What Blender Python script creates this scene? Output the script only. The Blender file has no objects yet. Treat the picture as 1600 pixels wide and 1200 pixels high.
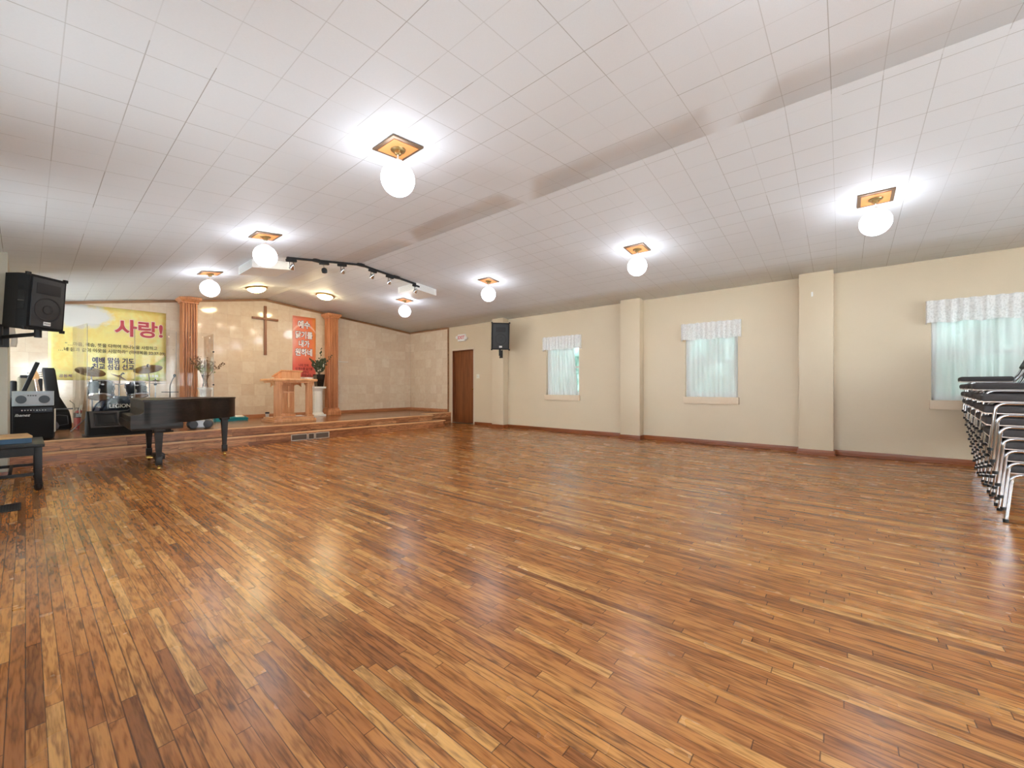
import bpy, bmesh, math, random
from mathutils import Vector, Matrix
random.seed(11)
C = bpy.context.scene.collection
PI = math.pi
def R(a): return math.radians(a)

# ------------------------------------------------------------------ geometry builder
class MB:
    def __init__(s): s.b = bmesh.new()
    def xf(s, vs, M):
        if M is not None: bmesh.ops.transform(s.b, matrix=M, verts=vs)
    def box(s, x0, y0, z0, x1, y1, z1, bev=0, seg=2, M=None):
        r = bmesh.ops.create_cube(s.b, size=1.0); vs = r['verts']
        for v in vs:
            v.co = Vector(((x0+x1)/2+v.co.x*(x1-x0), (y0+y1)/2+v.co.y*(y1-y0), (z0+z1)/2+v.co.z*(z1-z0)))
        if bev:
            es = list({e for v in vs for e in v.link_edges})
            rr = bmesh.ops.bevel(s.b, geom=es, offset=bev, segments=seg, affect='EDGES', profile=0.6)
            vs = list({v for f in rr['faces'] for v in f.verts} | {v for v in vs if v.is_valid})
        s.xf(vs, M); return s
    def hexa(s, p, M=None):
        vs = [s.b.verts.new(q) for q in p]   # 4 bottom (ccw), 4 top
        for f in ((3,2,1,0),(4,5,6,7),(0,1,5,4),(1,2,6,5),(2,3,7,6),(3,0,4,7)): s.b.faces.new([vs[i] for i in f])
        s.xf(vs, M); return s
    def prism(s, pts, z0, z1, M=None):       # polygon in XY, extruded along Z
        a = [s.b.verts.new((x, y, z0)) for x, y in pts]; b = [s.b.verts.new((x, y, z1)) for x, y in pts]
        n = len(pts)
        s.b.faces.new(a[::-1]); s.b.faces.new(b)
        for i in range(n): s.b.faces.new((a[i], a[(i+1)%n], b[(i+1)%n], b[i]))
        s.xf(a+b, M); return s
    def lathe(s, prof, n=24, M=None, cap=True):   # profile [(r,z)]
        rings = []; allv = []
        for r, z in prof:
            ring = [s.b.verts.new((max(r, 1e-4)*math.cos(2*PI*i/n), max(r, 1e-4)*math.sin(2*PI*i/n), z)) for i in range(n)]
            rings.append(ring); allv += ring
        for a, b in zip(rings, rings[1:]):
            for i in range(n): s.b.faces.new((a[i], a[(i+1)%n], b[(i+1)%n], b[i]))
        if cap:
            s.b.faces.new(rings[0][::-1]); s.b.faces.new(rings[-1])
        s.xf(allv, M); return s
    def tube(s, pts, r, n=8, M=None, taper=None):
        pts = [Vector(p) for p in pts]; rings = []; allv = []; up = None
        for i, p in enumerate(pts):
            t = (pts[min(i+1, len(pts)-1)]-pts[max(i-1, 0)]).normalized()
            if up is None:
                up = Vector((0, 0, 1)) if abs(t.z) < .9 else Vector((1, 0, 0))
            u = up-t*up.dot(t)
            if u.length < 1e-4: u = t.orthogonal()
            u.normalize(); w = t.cross(u); up = u
            rr = r if taper is None else r*taper[i]
            ring = [s.b.verts.new(p+u*rr*math.cos(2*PI*k/n)+w*rr*math.sin(2*PI*k/n)) for k in range(n)]
            rings.append(ring); allv += ring
        for a, b in zip(rings, rings[1:]):
            for i in range(n): s.b.faces.new((a[i], a[(i+1)%n], b[(i+1)%n], b[i]))
        s.b.faces.new(rings[0][::-1]); s.b.faces.new(rings[-1])
        s.xf(allv, M); return s
    def cyl(s, p, q, r, n=16, M=None): return s.tube([p, q], r, n, M)
    def sphere(s, c, r, n=20, sc=(1, 1, 1), M=None):
        rr = bmesh.ops.create_uvsphere(s.b, u_segments=n, v_segments=max(6, n//2), radius=r)
        for v in rr['verts']: v.co = Vector((c[0]+v.co.x*sc[0], c[1]+v.co.y*sc[1], c[2]+v.co.z*sc[2]))
        s.xf(rr['verts'], M); return s
    def grid(s, fn, nu, nv, M=None):         # fn(u,v) -> point
        g = [[s.b.verts.new(fn(i/nu, j/nv)) for j in range(nv+1)] for i in range(nu+1)]
        for i in range(nu):
            for j in range(nv): s.b.faces.new((g[i][j], g[i+1][j], g[i+1][j+1], g[i][j+1]))
        s.xf([v for row in g for v in row], M); return s
    def build(s, name, m, parent=None, loc=(0, 0, 0), rot=(0, 0, 0), smooth=True, angle=38):
        bmesh.ops.recalc_face_normals(s.b, faces=s.b.faces[:])
        me = bpy.data.meshes.new(name); s.b.to_mesh(me); s.b.free()
        me.materials.append(m)
        if smooth:
            for p in me.polygons: p.use_smooth = True
            me.set_sharp_from_angle(angle=R(angle))
        o = bpy.data.objects.new(name, me); C.objects.link(o)
        o.location = loc; o.rotation_euler = rot
        if parent: o.parent = parent
        return o
def tag(o, label=None, cat=None, group=None, kind=None):
    if label: o['label'] = label
    if cat: o['category'] = cat
    if group: o['group'] = group
    if kind: o['kind'] = kind
    return o
def thing(name, label, cat, loc=(0, 0, 0), rot=0, group=None, kind=None):
    o = bpy.data.objects.new(name, None); C.objects.link(o)
    o.empty_display_size = .1
    o.location = loc; o.rotation_euler = (0, 0, rot) if not isinstance(rot, tuple) else rot
    return tag(o, label, cat, group, kind)
def copy_tree(o, parent=None):
    c = o.copy(); C.objects.link(c)
    if parent: c.parent = parent
    for ch in list(o.children): copy_tree(ch, c)
    return c
def text(name, body, size, m, parent, loc, rot=(PI/2, 0, 0), bold=.0, extrude=.001, align='CENTER', shear=0, sx=1.0, sz=1.0):
    c = bpy.data.curves.new(name, 'FONT'); c.body = body; c.size = size; c.extrude = extrude; c.offset = bold*size
    c.align_x = align; c.align_y = 'CENTER'; c.shear = shear
    t = bpy.data.objects.new(name, c); C.objects.link(t)
    dg = bpy.context.evaluated_depsgraph_get()
    me = bpy.data.meshes.new_from_object(t.evaluated_get(dg)); me.name = name
    bpy.data.objects.remove(t); bpy.data.curves.remove(c)
    me.transform(Matrix.Diagonal((sx, sz, 1, 1)))
    me.materials.clear(); me.materials.append(m)
    o = bpy.data.objects.new(name, me); C.objects.link(o); o.parent = parent; o.location = loc; o.rotation_euler = rot
    return o

# ------------------------------------------------------------------ materials
def srgb(r, g, b):
    f = lambda c: (c/255/12.92 if c/255 <= .04045 else ((c/255+.055)/1.055)**2.4)
    return (f(r), f(g), f(b), 1)
class NT:
    def __init__(s, name):
        s.m = bpy.data.materials.new(name); s.m.use_nodes = True; s.t = s.m.node_tree; s.n = s.t.nodes
        s.n.clear(); s.out = s.n.new('ShaderNodeOutputMaterial')
    def add(s, t, **k):
        n = s.n.new(t)
        for a, v in k.items(): setattr(n, a, v)
        return n
    def link(s, a, b): s.t.links.new(a, b)
    def val(s, sock, v):
        if hasattr(v, 'node'): s.link(v, sock)
        else: sock.default_value = v
    def math(s, op, a, b=None, c=None):
        n = s.add('ShaderNodeMath', operation=op)
        s.val(n.inputs[0], a)
        if b is not None: s.val(n.inputs[1], b)
        if c is not None: s.val(n.inputs[2], c)
        return n.outputs[0]
    def mix(s, f, a, b, bt='MIX'):
        n = s.add('ShaderNodeMix', data_type='RGBA', blend_type=bt)
        s.val(n.inputs[0], f); s.val(n.inputs[6], a); s.val(n.inputs[7], b); return n.outputs[2]
    def ramp(s, f, stops, interp='LINEAR'):
        n = s.add('ShaderNodeValToRGB'); n.color_ramp.interpolation = interp
        e = n.color_ramp.elements
        while len(e) < len(stops): e.new(.5)
        for i, (p, c) in enumerate(stops): e[i].position = p; e[i].color = c
        s.val(n.inputs[0], f); return n.outputs[0]
    def coords(s):
        tc = s.add('ShaderNodeTexCoord'); sp = s.add('ShaderNodeSeparateXYZ'); s.link(tc.outputs['Object'], sp.inputs[0])
        return tc.outputs['Object'], sp.outputs
    def comb(s, x, y, z):
        n = s.add('ShaderNodeCombineXYZ')
        for i, v in enumerate((x, y, z)): s.val(n.inputs[i], v)
        return n.outputs[0]
    def noise(s, vec, scale, detail=3, rough=.5):
        n = s.add('ShaderNodeTexNoise'); n.inputs['Scale'].default_value = scale; n.inputs['Detail'].default_value = detail
        n.inputs['Roughness'].default_value = rough; s.link(vec, n.inputs['Vector']); return n.outputs['Fac']
    def white(s, vec):
        n = s.add('ShaderNodeTexWhiteNoise', noise_dimensions='3D'); s.link(vec, n.inputs['Vector']); return n
    def bump(s, hgt, strength, dist=.01):
        n = s.add('ShaderNodeBump'); n.inputs['Strength'].default_value = strength; n.inputs['Distance'].default_value = dist
        s.link(hgt, n.inputs['Height']); return n.outputs[0]
    def pbr(s, col, rough=.5, metal=0, spec=.5, normal=None, coat=0, emit=None, estr=0, trans=0, alpha=None):
        p = s.add('ShaderNodeBsdfPrincipled')
        s.val(p.inputs['Base Color'], col); s.val(p.inputs['Roughness'], rough); p.inputs['Metallic'].default_value = metal
        p.inputs['Specular IOR Level'].default_value = spec; p.inputs['Coat Weight'].default_value = coat
        p.inputs['Transmission Weight'].default_value = trans
        if normal is not None: s.link(normal, p.inputs['Normal'])
        if emit is not None: p.inputs['Emission Color'].default_value = emit; p.inputs['Emission Strength'].default_value = estr
        s.link(p.outputs[0], s.out.inputs[0]); return p
def plain(name, rgb, rough=.5, metal=0, spec=.5, vary=.06, scale=30, bmp=0, coat=0):
    t = NT(name); co, _ = t.coords(); f = t.noise(co, scale)
    c = srgb(*rgb); d = tuple(x*(1-vary) for x in c[:3])+(1,); u = tuple(min(1, x*(1+vary)) for x in c[:3])+(1,)
    col = t.mix(f, d, u)
    t.pbr(col, rough, metal, spec, t.bump(t.noise(co, scale*6, 2), bmp, .004) if bmp else None, coat)
    return t.m
def wood(name, dark, mid, light, rough=.35, axis=2, scale=1.0, spec=.5, coat=0):
    t = NT(name); co, xyz = t.coords()
    k = [38, 38, 38]; k[axis] = 2.2
    v = t.comb(*[t.math('MULTIPLY', xyz[i], k[i]*scale) for i in range(3)])
    f = t.noise(v, 1.0, 5, .65)
    k2 = [9, 9, 9]; k2[axis] = .9
    g = t.noise(t.comb(*[t.math('MULTIPLY', xyz[i], k2[i]*scale) for i in range(3)]), 1.0, 3)
    h = t.math('ADD', t.math('MULTIPLY', f, .6), t.math('MULTIPLY', g, .4))
    col = t.ramp(h, [(.3, srgb(*dark)), (.5, srgb(*mid)), (.7, srgb(*light))])
    t.pbr(col, rough, 0, spec, t.bump(f, .08, .002), coat)
    return t.m
def planks(name, across, along, w, lmin, lvar, stops, rough=.25, seam=.0021, gloss_var=.05, spec=.5, bmp=.25, seamdark=.72):
    # strip flooring: every board gets its own tone, grain and butt joints
    t = NT(name); co, xyz = t.coords()
    u = xyz[across] if isinstance(across, int) else t.math('ADD', xyz[across[0]], xyz[across[1]])
    v = xyz[along]
    un = t.math('DIVIDE', u, w); i = t.math('FLOOR', un); fu = t.math('SUBTRACT', un, i)
    r1 = t.white(t.comb(i, 3.7, 1.3)); r1v = r1.outputs['Value']
    r2v = t.white(t.comb(i, 9.1, 5.5)).outputs['Value']
    L = t.math('MULTIPLY_ADD', r2v, lvar, lmin)
    vn = t.math('ADD', t.math('DIVIDE', v, L), t.math('MULTIPLY', r1v, 17.0))
    j = t.math('FLOOR', vn); fv = t.math('SUBTRACT', vn, j)
    rc = t.white(t.comb(i, j, 2.2)); rv = rc.outputs['Value']
    rb = t.white(t.comb(i, j, 7.9)).outputs['Value']
    base = t.ramp(rv, stops)
    gv = t.comb(t.math('MULTIPLY', u, 150), t.math('MULTIPLY', v, 6.5), t.math('MULTIPLY', rb, 60))
    g1 = t.noise(gv, 1.0, 5, .65)
    cv = t.comb(t.math('MULTIPLY', u, 26), t.math('MULTIPLY', v, 2.6), t.math('MULTIPLY', rb, 91))
    g2 = t.noise(cv, 1.0, 3, .6)
    ring = t.math('PINGPONG', t.math('MULTIPLY', g2, 9.0), 1.0)
    gg = t.math('ADD', t.math('MULTIPLY', g1, .62), t.math('MULTIPLY', ring, .30))
    shade = t.ramp(gg, [(.26, (.40, .34, .28, 1)), (.42, (.80, .76, .72, 1)), (.53, (1.02, 1.02, 1.02, 1)), (.76, (1.20, 1.19, 1.16, 1))])
    col = t.mix(1.0, base, shade, 'MULTIPLY')
    # dark mineral streaks and knots
    kv = t.comb(t.math('MULTIPLY', u, 34), t.math('MULTIPLY', v, 6.5), t.math('MULTIPLY', rb, 33))
    kn = t.noise(kv, 1.0, 2, .5)
    km = t.ramp(kn, [(.63, (0, 0, 0, 1)), (.76, (1, 1, 1, 1))])
    col = t.mix(t.math('MULTIPLY', km, .7), col, srgb(62, 38, 22))
    # wear over the whole floor
    wr = t.noise(co, .9, 3, .55)
    col = t.mix(t.math('MULTIPLY', wr, .22), col, srgb(150, 98, 58))
    su = t.math('MINIMUM', fu, t.math('SUBTRACT', 1.0, fu))
    eu = t.math('LESS_THAN', su, t.math('MULTIPLY_ADD', r2v, seam/w*.9, seam/w*.15))
    sv = t.math('MULTIPLY', t.math('MINIMUM', fv, t.math('SUBTRACT', 1.0, fv)), L)
    ev = t.math('LESS_THAN', sv, seam*.8)
    e = t.math('MAXIMUM', eu, ev)
    col = t.mix(t.math('MULTIPLY', e, seamdark), col, srgb(50, 28, 15))
    rg = t.math('ADD', t.math('MULTIPLY_ADD', rv, gloss_var, rough-gloss_var/2), t.math('MULTIPLY_ADD', t.noise(co, 2.2, 4), .14, -.07))
    hgt = t.math('SUBTRACT', t.math('MULTIPLY_ADD', g1, .12, t.math('MULTIPLY', t.noise(co, 7, 2), .8)), t.math('MULTIPLY', e, .35))
    t.pbr(col, rg, 0, spec, t.bump(hgt, bmp, .004))
    return t.m
OAK = [(0, srgb(130, 80, 42)), (.10, srgb(158, 98, 50)), (.35, srgb(178, 114, 58)), (.65, srgb(188, 125, 65)), (.88, srgb(202, 142, 78)), (1, srgb(216, 164, 98))]
RISER = [(0, srgb(150, 92, 58)), (.3, srgb(184, 118, 76)), (.7, srgb(206, 140, 94)), (1, srgb(224, 166, 118))]
m_floor = planks('oak_strip_floor', 0, 1, .0405, .38, .75, OAK, rough=.25, spec=.62)
m_stage = planks('stage_boards', 1, 0, .057, .5, .8, [(0, srgb(132, 88, 58)), (.5, srgb(158, 110, 76)), (1, srgb(180, 132, 94))], rough=.2, bmp=.12)
m_riser = planks('riser_boards', 2, 0, .058, .5, 1.0, RISER, rough=.35, bmp=.2)
m_nosing = wood('lit_nosing_wood', (220, 166, 112), (234, 186, 134), (242, 202, 154), .4, 0)  # paler wood: light on the step edges is put into the tone

def ceiling_mat():
    t = NT('ceiling_tile'); co, xyz = t.coords()
    vein = t.noise(co, 4, 2)
    def seam(c, sp, off, wd):
        n = t.math('DIVIDE', t.math('ADD', c, off), sp); i = t.math('FLOOR', n); f = t.math('SUBTRACT', n, i)
        d = t.math('MULTIPLY', t.math('MINIMUM', f, t.math('SUBTRACT', 1.0, f)), sp)
        return t.math('LESS_THAN', d, wd), t.math('FLOOR', t.math('ADD', n, .5))
    # distance along the slope from the ridge, and along the hall
    a, ia = seam(xyz[0], .283, -.12, .0024); b, ib = seam(xyz[1], .2795, -.060, .0024)
    # each run of joint is more or less open
    ra = t.white(t.comb(ia, t.math('FLOOR', t.math('MULTIPLY', xyz[1], 1.1)), 4.0)).outputs['Value']
    rb = t.white(t.comb(ib, t.math('FLOOR', t.math('MULTIPLY', xyz[0], .8)), 8.0)).outputs['Value']
    e = t.math('MAXIMUM', t.math('MULTIPLY', a, t.math('MULTIPLY_ADD', ra, .62, .10)), t.math('MULTIPLY', b, t.math('MULTIPLY_ADD', rb, .45, .08)))
    fib = t.noise(t.comb(t.math('MULTIPLY', xyz[0], 60), t.math('MULTIPLY', xyz[1], 400), 0.0), 1.0, 2)
    col = t.mix(fib, srgb(225, 230, 236), srgb(235, 240, 246))
    col = t.mix(e, col, srgb(128, 126, 122))
    t.pbr(col, .62, 0, .35, t.bump(t.math('SUBTRACT', t.math('MULTIPLY', fib, .2), e), .18, .002))
    return t.m
m_ceil = ceiling_mat()
def plaster(name, rgb, rough=.42, strength=.35):
    t = NT(name); co, _ = t.coords()
    n1 = t.noise(co, 26, 4, .6); n2 = t.noise(co, 95, 3, .6); n3 = t.noise(co, 1.3, 3)
    c = srgb(*rgb)
    col = t.mix(t.math('MULTIPLY_ADD', n3, .6, t.math('MULTIPLY', n2, .4)), tuple(x*.92 for x in c[:3])+(1,), tuple(min(1, x*1.06) for x in c[:3])+(1,))
    t.pbr(col, rough, 0, .5, t.bump(t.math('ADD', t.math('MULTIPLY', n1, .7), t.math('MULTIPLY', n2, .3)), strength, .006))
    return t.m
m_wall = plaster('beige_plaster', (214, 197, 170), .38)
m_sill = plain('lit_sill_tone', (224, 204, 178), .45, vary=.03)  # lighter than the wall: light on the aprons put into the colour
m_wall2 = plaster('grey_beige_paint', (196, 190, 172), .5, .15)
def travertine():
    t = NT('polished_travertine_tile'); co, xyz = t.coords()
    uu = t.math('ADD', xyz[0], xyz[1]); vv = xyz[2]
    sp = .266
    def cell(c, off):
        n = t.math('DIVIDE', t.math('ADD', c, off), sp); i = t.math('FLOOR', n); f = t.math('SUBTRACT', n, i)
        return i, t.math('MULTIPLY', t.math('MINIMUM', f, t.math('SUBTRACT', 1.0, f)), sp)
    j, dv = cell(vv, -.06)
    sh = t.math('MULTIPLY', t.white(t.comb(j, 1.5, 3.5)).outputs['Value'], .08)
    i, du = cell(t.math('ADD', uu, sh), 0.0)
    rv = t.white(t.comb(i, j, 1.0)).outputs['Value']
    c0 = t.ramp(rv, [(0, srgb(220, 200, 176)), (.5, srgb(226, 208, 184)), (1, srgb(230, 214, 192))])
    cl = t.noise(t.comb(t.math('MULTIPLY_ADD', rv, 30, uu), vv, xyz[1]), 9, 5, .62)
    c1 = t.mix(t.math('MULTIPLY', t.ramp(cl, [(.4, (0, 0, 0, 1)), (.72, (1, 1, 1, 1))]), .35), c0, srgb(206, 170, 138))
    pit = t.noise(co, 14, 3, .6)
    c2 = t.mix(t.math('MULTIPLY', t.ramp(pit, [(.70, (0, 0, 0, 1)), (.74, (1, 1, 1, 1))]), .5), c1, srgb(140, 112, 86))
    e = t.math('LESS_THAN', t.math('MINIMUM', du, dv), .0014)
    col = t.mix(t.math('MULTIPLY', e, .45), c2, srgb(176, 152, 126))
    t.pbr(col, .09, 0, .5, t.bump(t.noise(co, 3, 2), .06, .01))
    return t.m
m_trav = travertine()
m_base = wood('stained_base_wood', (96, 48, 20), (134, 70, 32), (160, 92, 46), .35, 1)
m_trim = wood('brown_trim_wood', (118, 82, 54), (152, 110, 74), (174, 132, 94), .4, 0)
m_col = wood('orange_oak', (150, 88, 52), (200, 134, 90), (226, 164, 118), .38, 2)
m_pulpit = wood('honey_oak', (196, 132, 84), (226, 166, 114), (240, 192, 144), .3, 2, coat=.2)
m_door = wood('brown_door_wood', (84, 44, 22), (122, 70, 38), (150, 92, 54), .35, 2, .6)
m_piano = wood('ebonised_piano_wood', (20, 15, 13), (36, 28, 24), (56, 44, 38), .36, 0, spec=.22)
m_bench = wood('dark_bench_wood', (14, 11, 11), (24, 19, 18), (38, 30, 28), .4, 1, spec=.25)
m_cross = wood('cross_wood', (104, 64, 42), (140, 92, 64), (166, 116, 86), .4, 2)
m_lightwood = wood('pale_board_wood', (166, 122, 84), (196, 154, 114), (214, 178, 138), .5, 2)
m_chrome = plain('chrome', (206, 208, 214), .07, 1, vary=.03)
m_steel = plain('dull_steel', (150, 150, 150), .3, 1, vary=.05)
m_brass = plain('brass', (196, 160, 88), .25, 1)
m_cym = plain('bronze_cymbal', (120, 92, 58), .32, 1, vary=.15, scale=20)
m_black = plain('matte_black', (24, 24, 26), .55, vary=.12)
m_rubber = plain('black_rubber', (14, 14, 15), .6)
m_carpetblk = plain('black_speaker_carpet', (20, 20, 22), .85, bmp=.5, scale=60)
m_grille = plain('charcoal_grille', (46, 47, 50), .5, vary=.2, scale=200, bmp=.4)
m_cone = plain('dark_cone', (34, 34, 36), .6)
m_pad = plain('charcoal_upholstery', (66, 63, 64), .85, vary=.25, scale=240, bmp=.3)
m_white = plain('white_enamel', (236, 236, 234), .4, vary=.02)
m_offwhite = plain('cream_plastic', (230, 224, 208), .45, vary=.03)
m_pedestal = plain('white_plaster_pedestal', (226, 224, 218), .55, vary=.06, scale=12, bmp=.1)
m_copper = plain('copper_plate', (206, 128, 72), .45, .1, vary=.1, scale=12)
m_bronze = plain('dark_bronze_edge', (120, 98, 78), .4, .5, vary=.1)
m_rosette = plain('antique_brass_rosette', (150, 128, 84), .3, .8, vary=.2)
m_teal = plain('teal_fabric', (20, 140, 150), .6, vary=.15)
m_blue = plain('blue_book_cover', (16, 62, 90), .45, vary=.15)
m_tan = plain('tan_book_cover', (196, 150, 96), .5, vary=.1)
m_page = plain('paper', (238, 234, 224), .8, vary=.02)
m_red = plain('red_enamel', (190, 50, 46), .35)
m_navy = plain('navy_drum_wrap', (12, 27, 50), .35, spec=.35, vary=.1)
m_tomwrap = plain('steel_blue_drum_wrap', (22, 28, 37), .42, spec=.3, vary=.15)
m_head = plain('drum_head_tan', (150, 116, 88), .5, vary=.08)
m_headblk = plain('drum_head_dark_blue', (10, 24, 44), .25, vary=.05)
m_silver = plain('silver_plastic', (186, 190, 196), .35, .2, vary=.04)
m_greyplastic = plain('grey_speaker_mesh', (84, 92, 100), .5, vary=.15, scale=150)
m_carton = plain('pale_blue_carton', (190, 202, 210), .6, vary=.03)
m_maple = wood('maple_neck', (170, 120, 72), (204, 156, 104), (222, 182, 134), .35, 2)
m_leaf = plain('dark_leaf', (52, 66, 44), .6, vary=.3)
m_twig = plain('dry_twig', (104, 84, 62), .7, vary=.2)
m_bud = plain('dry_bud', (120, 96, 74), .7, vary=.3)
m_leafpale = plain('pale_green_leaf', (138, 146, 92), .6, vary=.3)
m_flower = plain('pale_flower', (214, 206, 196), .7, vary=.1)
m_greyband = plain('grey_webbing', (112, 112, 114), .7)
m_fabricblk = plain('black_nylon', (18, 18, 21), .7, vary=.2, bmp=.2)
m_khaki = plain('khaki_fabric', (120, 112, 94), .8, vary=.1)
m_txt_red = plain('crimson_ink', (190, 74, 84), .6)
m_txt_pink = plain('pale_pink_ink', (244, 214, 204), .6)
m_txt_dark = plain('dark_ink', (52, 42, 46), .6)
m_txt_navy = plain('navy_ink', (44, 40, 86), .6)
m_txt_purple = plain('purple_ink', (120, 84, 130), .6)
m_txt_white = plain('white_ink', (246, 244, 246), .6)
m_txt_maroon = plain('maroon_ink', (128, 34, 40), .6)
m_txt_pale = plain('pale_print', (226, 226, 222), .5)
m_exitred = plain('exit_red', (214, 74, 92), .4)
m_key_w = plain('ivory_keys', (232, 228, 214), .3)

def glow(name, rgb, strength, rim=None):
    t = NT(name)
    e = t.add('ShaderNodeEmission'); e.inputs[0].default_value = srgb(*rgb); e.inputs[1].default_value = strength
    t.link(e.outputs[0], t.out.inputs[0]); return t.m
m_globe = glow('lit_opal_glass', (242, 246, 255), 3.3)
m_flush = glow('lit_amber_glass', (255, 232, 180), 16.0)
m_spot = glow('lit_spot_bulb', (255, 240, 214), 25.0)
def clear(name, tint, refl=1.0, rough=.02):
    t = NT(name); tr = t.add('ShaderNodeBsdfTransparent'); tr.inputs[0].default_value = tint
    gl = t.add('ShaderNodeBsdfGlossy'); gl.inputs['Roughness'].default_value = rough
    fr = t.add('ShaderNodeFresnel'); fr.inputs[0].default_value = 1.45
    mx = t.add('ShaderNodeMixShader'); t.link(t.math('MULTIPLY', fr.outputs[0], refl), mx.inputs[0]); t.link(tr.outputs[0], mx.inputs[1]); t.link(gl.outputs[0], mx.inputs[2])
    t.link(mx.outputs[0], t.out.inputs[0]); return t.m
m_acryl = clear('clear_acrylic', (.975, .975, .965, 1), .38)
m_glass = clear('window_glass', (.96, .98, .97, 1))
m_vase = clear('clear_vase_glass', (.86, .88, .86, 1))
def sheer(name, open_, lace=False):
    t = NT(name); co, xyz = t.coords()
    d = t.add('ShaderNodeBsdfDiffuse'); d.inputs[0].default_value = (.92, .92, .92, 1)
    tl = t.add('ShaderNodeBsdfTranslucent'); tl.inputs[0].default_value = (.86, .9, .92, 1)
    m1 = t.add('ShaderNodeMixShader'); m1.inputs[0].default_value = .24; t.link(d.outputs[0], m1.inputs[1]); t.link(tl.outputs[0], m1.inputs[2])
    tr = t.add('ShaderNodeBsdfTransparent')
    m2 = t.add('ShaderNodeMixShader'); t.link(m1.outputs[0], m2.inputs[1]); t.link(tr.outputs[0], m2.inputs[2])
    if lace:
        n = t.noise(co, 48, 2); f = t.ramp(n, [(.5, (0, 0, 0, 1)), (.58, (1, 1, 1, 1))]); t.link(t.math('MULTIPLY', f, open_), m2.inputs[0])
    else: m2.inputs[0].default_value = open_
    t.link(m2.outputs[0], t.out.inputs[0]); return t.m
m_sheer = sheer('sheer_voile', .2)
m_lace = sheer('white_lace', .14, True)

# ------------------------------------------------------------------ the hall
XW, YB, ZS, ZL = 8.0, 10.85, .315, .172         # window wall, stage wall, stage floor, lower step
XR, ZR, XL, YF = 3.70, 3.20, -1.2, -5.2         # ridge, left wall, wall behind the viewer
def cz(X, Y):
    if X > XR: return ZR-.0885*(X-XR)
    return ZR-max(.10, .184-.0085*(10.85-Y))*(XR-X)
def struct(o, label, cat): return tag(o, label, cat, None, 'structure')
b = MB(); b.box(XL-.2, YF-.2, -.1, XW+.2, YB+.2, 0)
struct(b.build('floor', m_floor, smooth=False), 'orange brown oak strip floor of the open hall', 'floor')
b = MB()
def cfn(u, v):
    X = XL-.2+(XR-XL+.2)*u; Y = YF-.2+(YB+.4-YF)*v; return (X, Y, cz(X, Y))
b.grid(cfn, 10, 40)
def cfn2(u, v):
    X = XR+(XW+.2-XR)*u; Y = YF-.2+(YB+.4-YF)*v; return (X, Y, cz(X, Y))
b.grid(cfn2, 4, 8)
bmesh.ops.remove_doubles(b.b, verts=b.b.verts[:], dist=1e-4)
o = b.build('ceiling', m_ceil, smooth=False)
for p in o.data.polygons: p.use_smooth = True
o.data.set_sharp_from_angle(angle=R(3))
sol = o.modifiers.new('thick', 'SOLIDIFY'); sol.thickness = .08
sol.offset = 1.0
struct(o, 'low pitched white tiled ceiling with a ridge down the hall', 'ceiling')

WIN = [(4.61, 5.52), (1.42, 2.31), (-1.85, -.957)]
WZ0, WZ1 = .87, 2.10
DY0, DY1, DZ = 7.99, 8.86, 2.12
b = MB(); ys = YF-.2; ztop = 2.90
holes = sorted([(a, c, WZ0, WZ1) for a, c in WIN]+[(DY0, DY1, 0, DZ)])
for a, c, z0, z1 in holes:
    b.box(XW, ys, -.05, XW+.2, a, ztop)
    if z0 > 0: b.box(XW, a, -.05, XW+.2, c, z0)
    b.box(XW, a, z1, XW+.2, c, ztop)
    ys = c
b.box(XW, ys, -.05, XW+.2, YB+.2, ztop)
struct(b.build('wall_right', m_wall, smooth=False), 'long beige textured plaster wall with three curtained windows', 'wall')
b = MB(); b.prism([(XL-.2, -.05), (XW+.2, -.05), (XW+.2, cz(XW, YB)+.08), (XR, ZR+.06), (XL-.2, cz(XL, YB)+.1)], 0, .2, Matrix.Translation((0, YB+.2, 0)) @ Matrix.Rotation(PI/2, 4, 'X'))
struct(b.build('wall_back', m_trav, smooth=False), 'polished cream travertine tiled wall behind the stage', 'wall')
LW = [(-3.6, -2.4), (-.6, .8), (2.2, 3.8), (5.0, 6.2), (9.0, 10.6)]  # openings for the added windows out of view, letting in daylight
b = MB(); ys = YF
for a, c in LW:
    b.box(XL-.2, ys, -.05, XL, a, 2.9); b.box(XL-.2, a, -.05, XL, c, .75); b.box(XL-.2, a, 2.1, XL, c, 2.9); ys = c
b.box(XL-.2, ys, -.05, XL, YB, 2.9)
struct(b.build('wall_left', m_wall2, smooth=False), 'plain grey beige wall on the piano side', 'wall')
RW = [(-.2, 1.4), (2.3, 3.9), (4.6, 6.2)]  # end wall openings, likewise added for daylight behind the viewer
b = MB(); xs = XL-.2
for a, c in RW:
    b.box(xs, YF-.2, -.05, a, YF, 3.4); b.box(a, YF-.2, -.05, c, YF, .6); b.box(a, YF-.2, 2.3, c, YF, 3.4); xs = c
b.box(xs, YF-.2, -.05, XW+.2, YF, 3.4)
struct(b.build('wall_front', m_wall, smooth=False), 'plain beige wall at the far end from the stage', 'wall')
b = MB(); b.box(XL, 7.43, 0, -.132, 8.6, 2.66)
struct(b.build('trim_1', m_wall2, smooth=False), 'grey beige wall stub at the piano side end of the stage', 'wall stub')
b = MB(); b.box(XL, 7.415, 0, -.125, 7.43, .075, .003)
struct(b.build('baseboard_left', m_base), 'short brown baseboard along the foot of the wall stub', 'baseboard')
# tile lining on the window wall, stage end
b = MB(); b.box(XW-.035, 9.03, ZS, XW, YB, 2.86)
struct(b.build('trim_2', m_trav, smooth=False), 'travertine tile facing on the side wall at the stage corner', 'wall facing')
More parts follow.
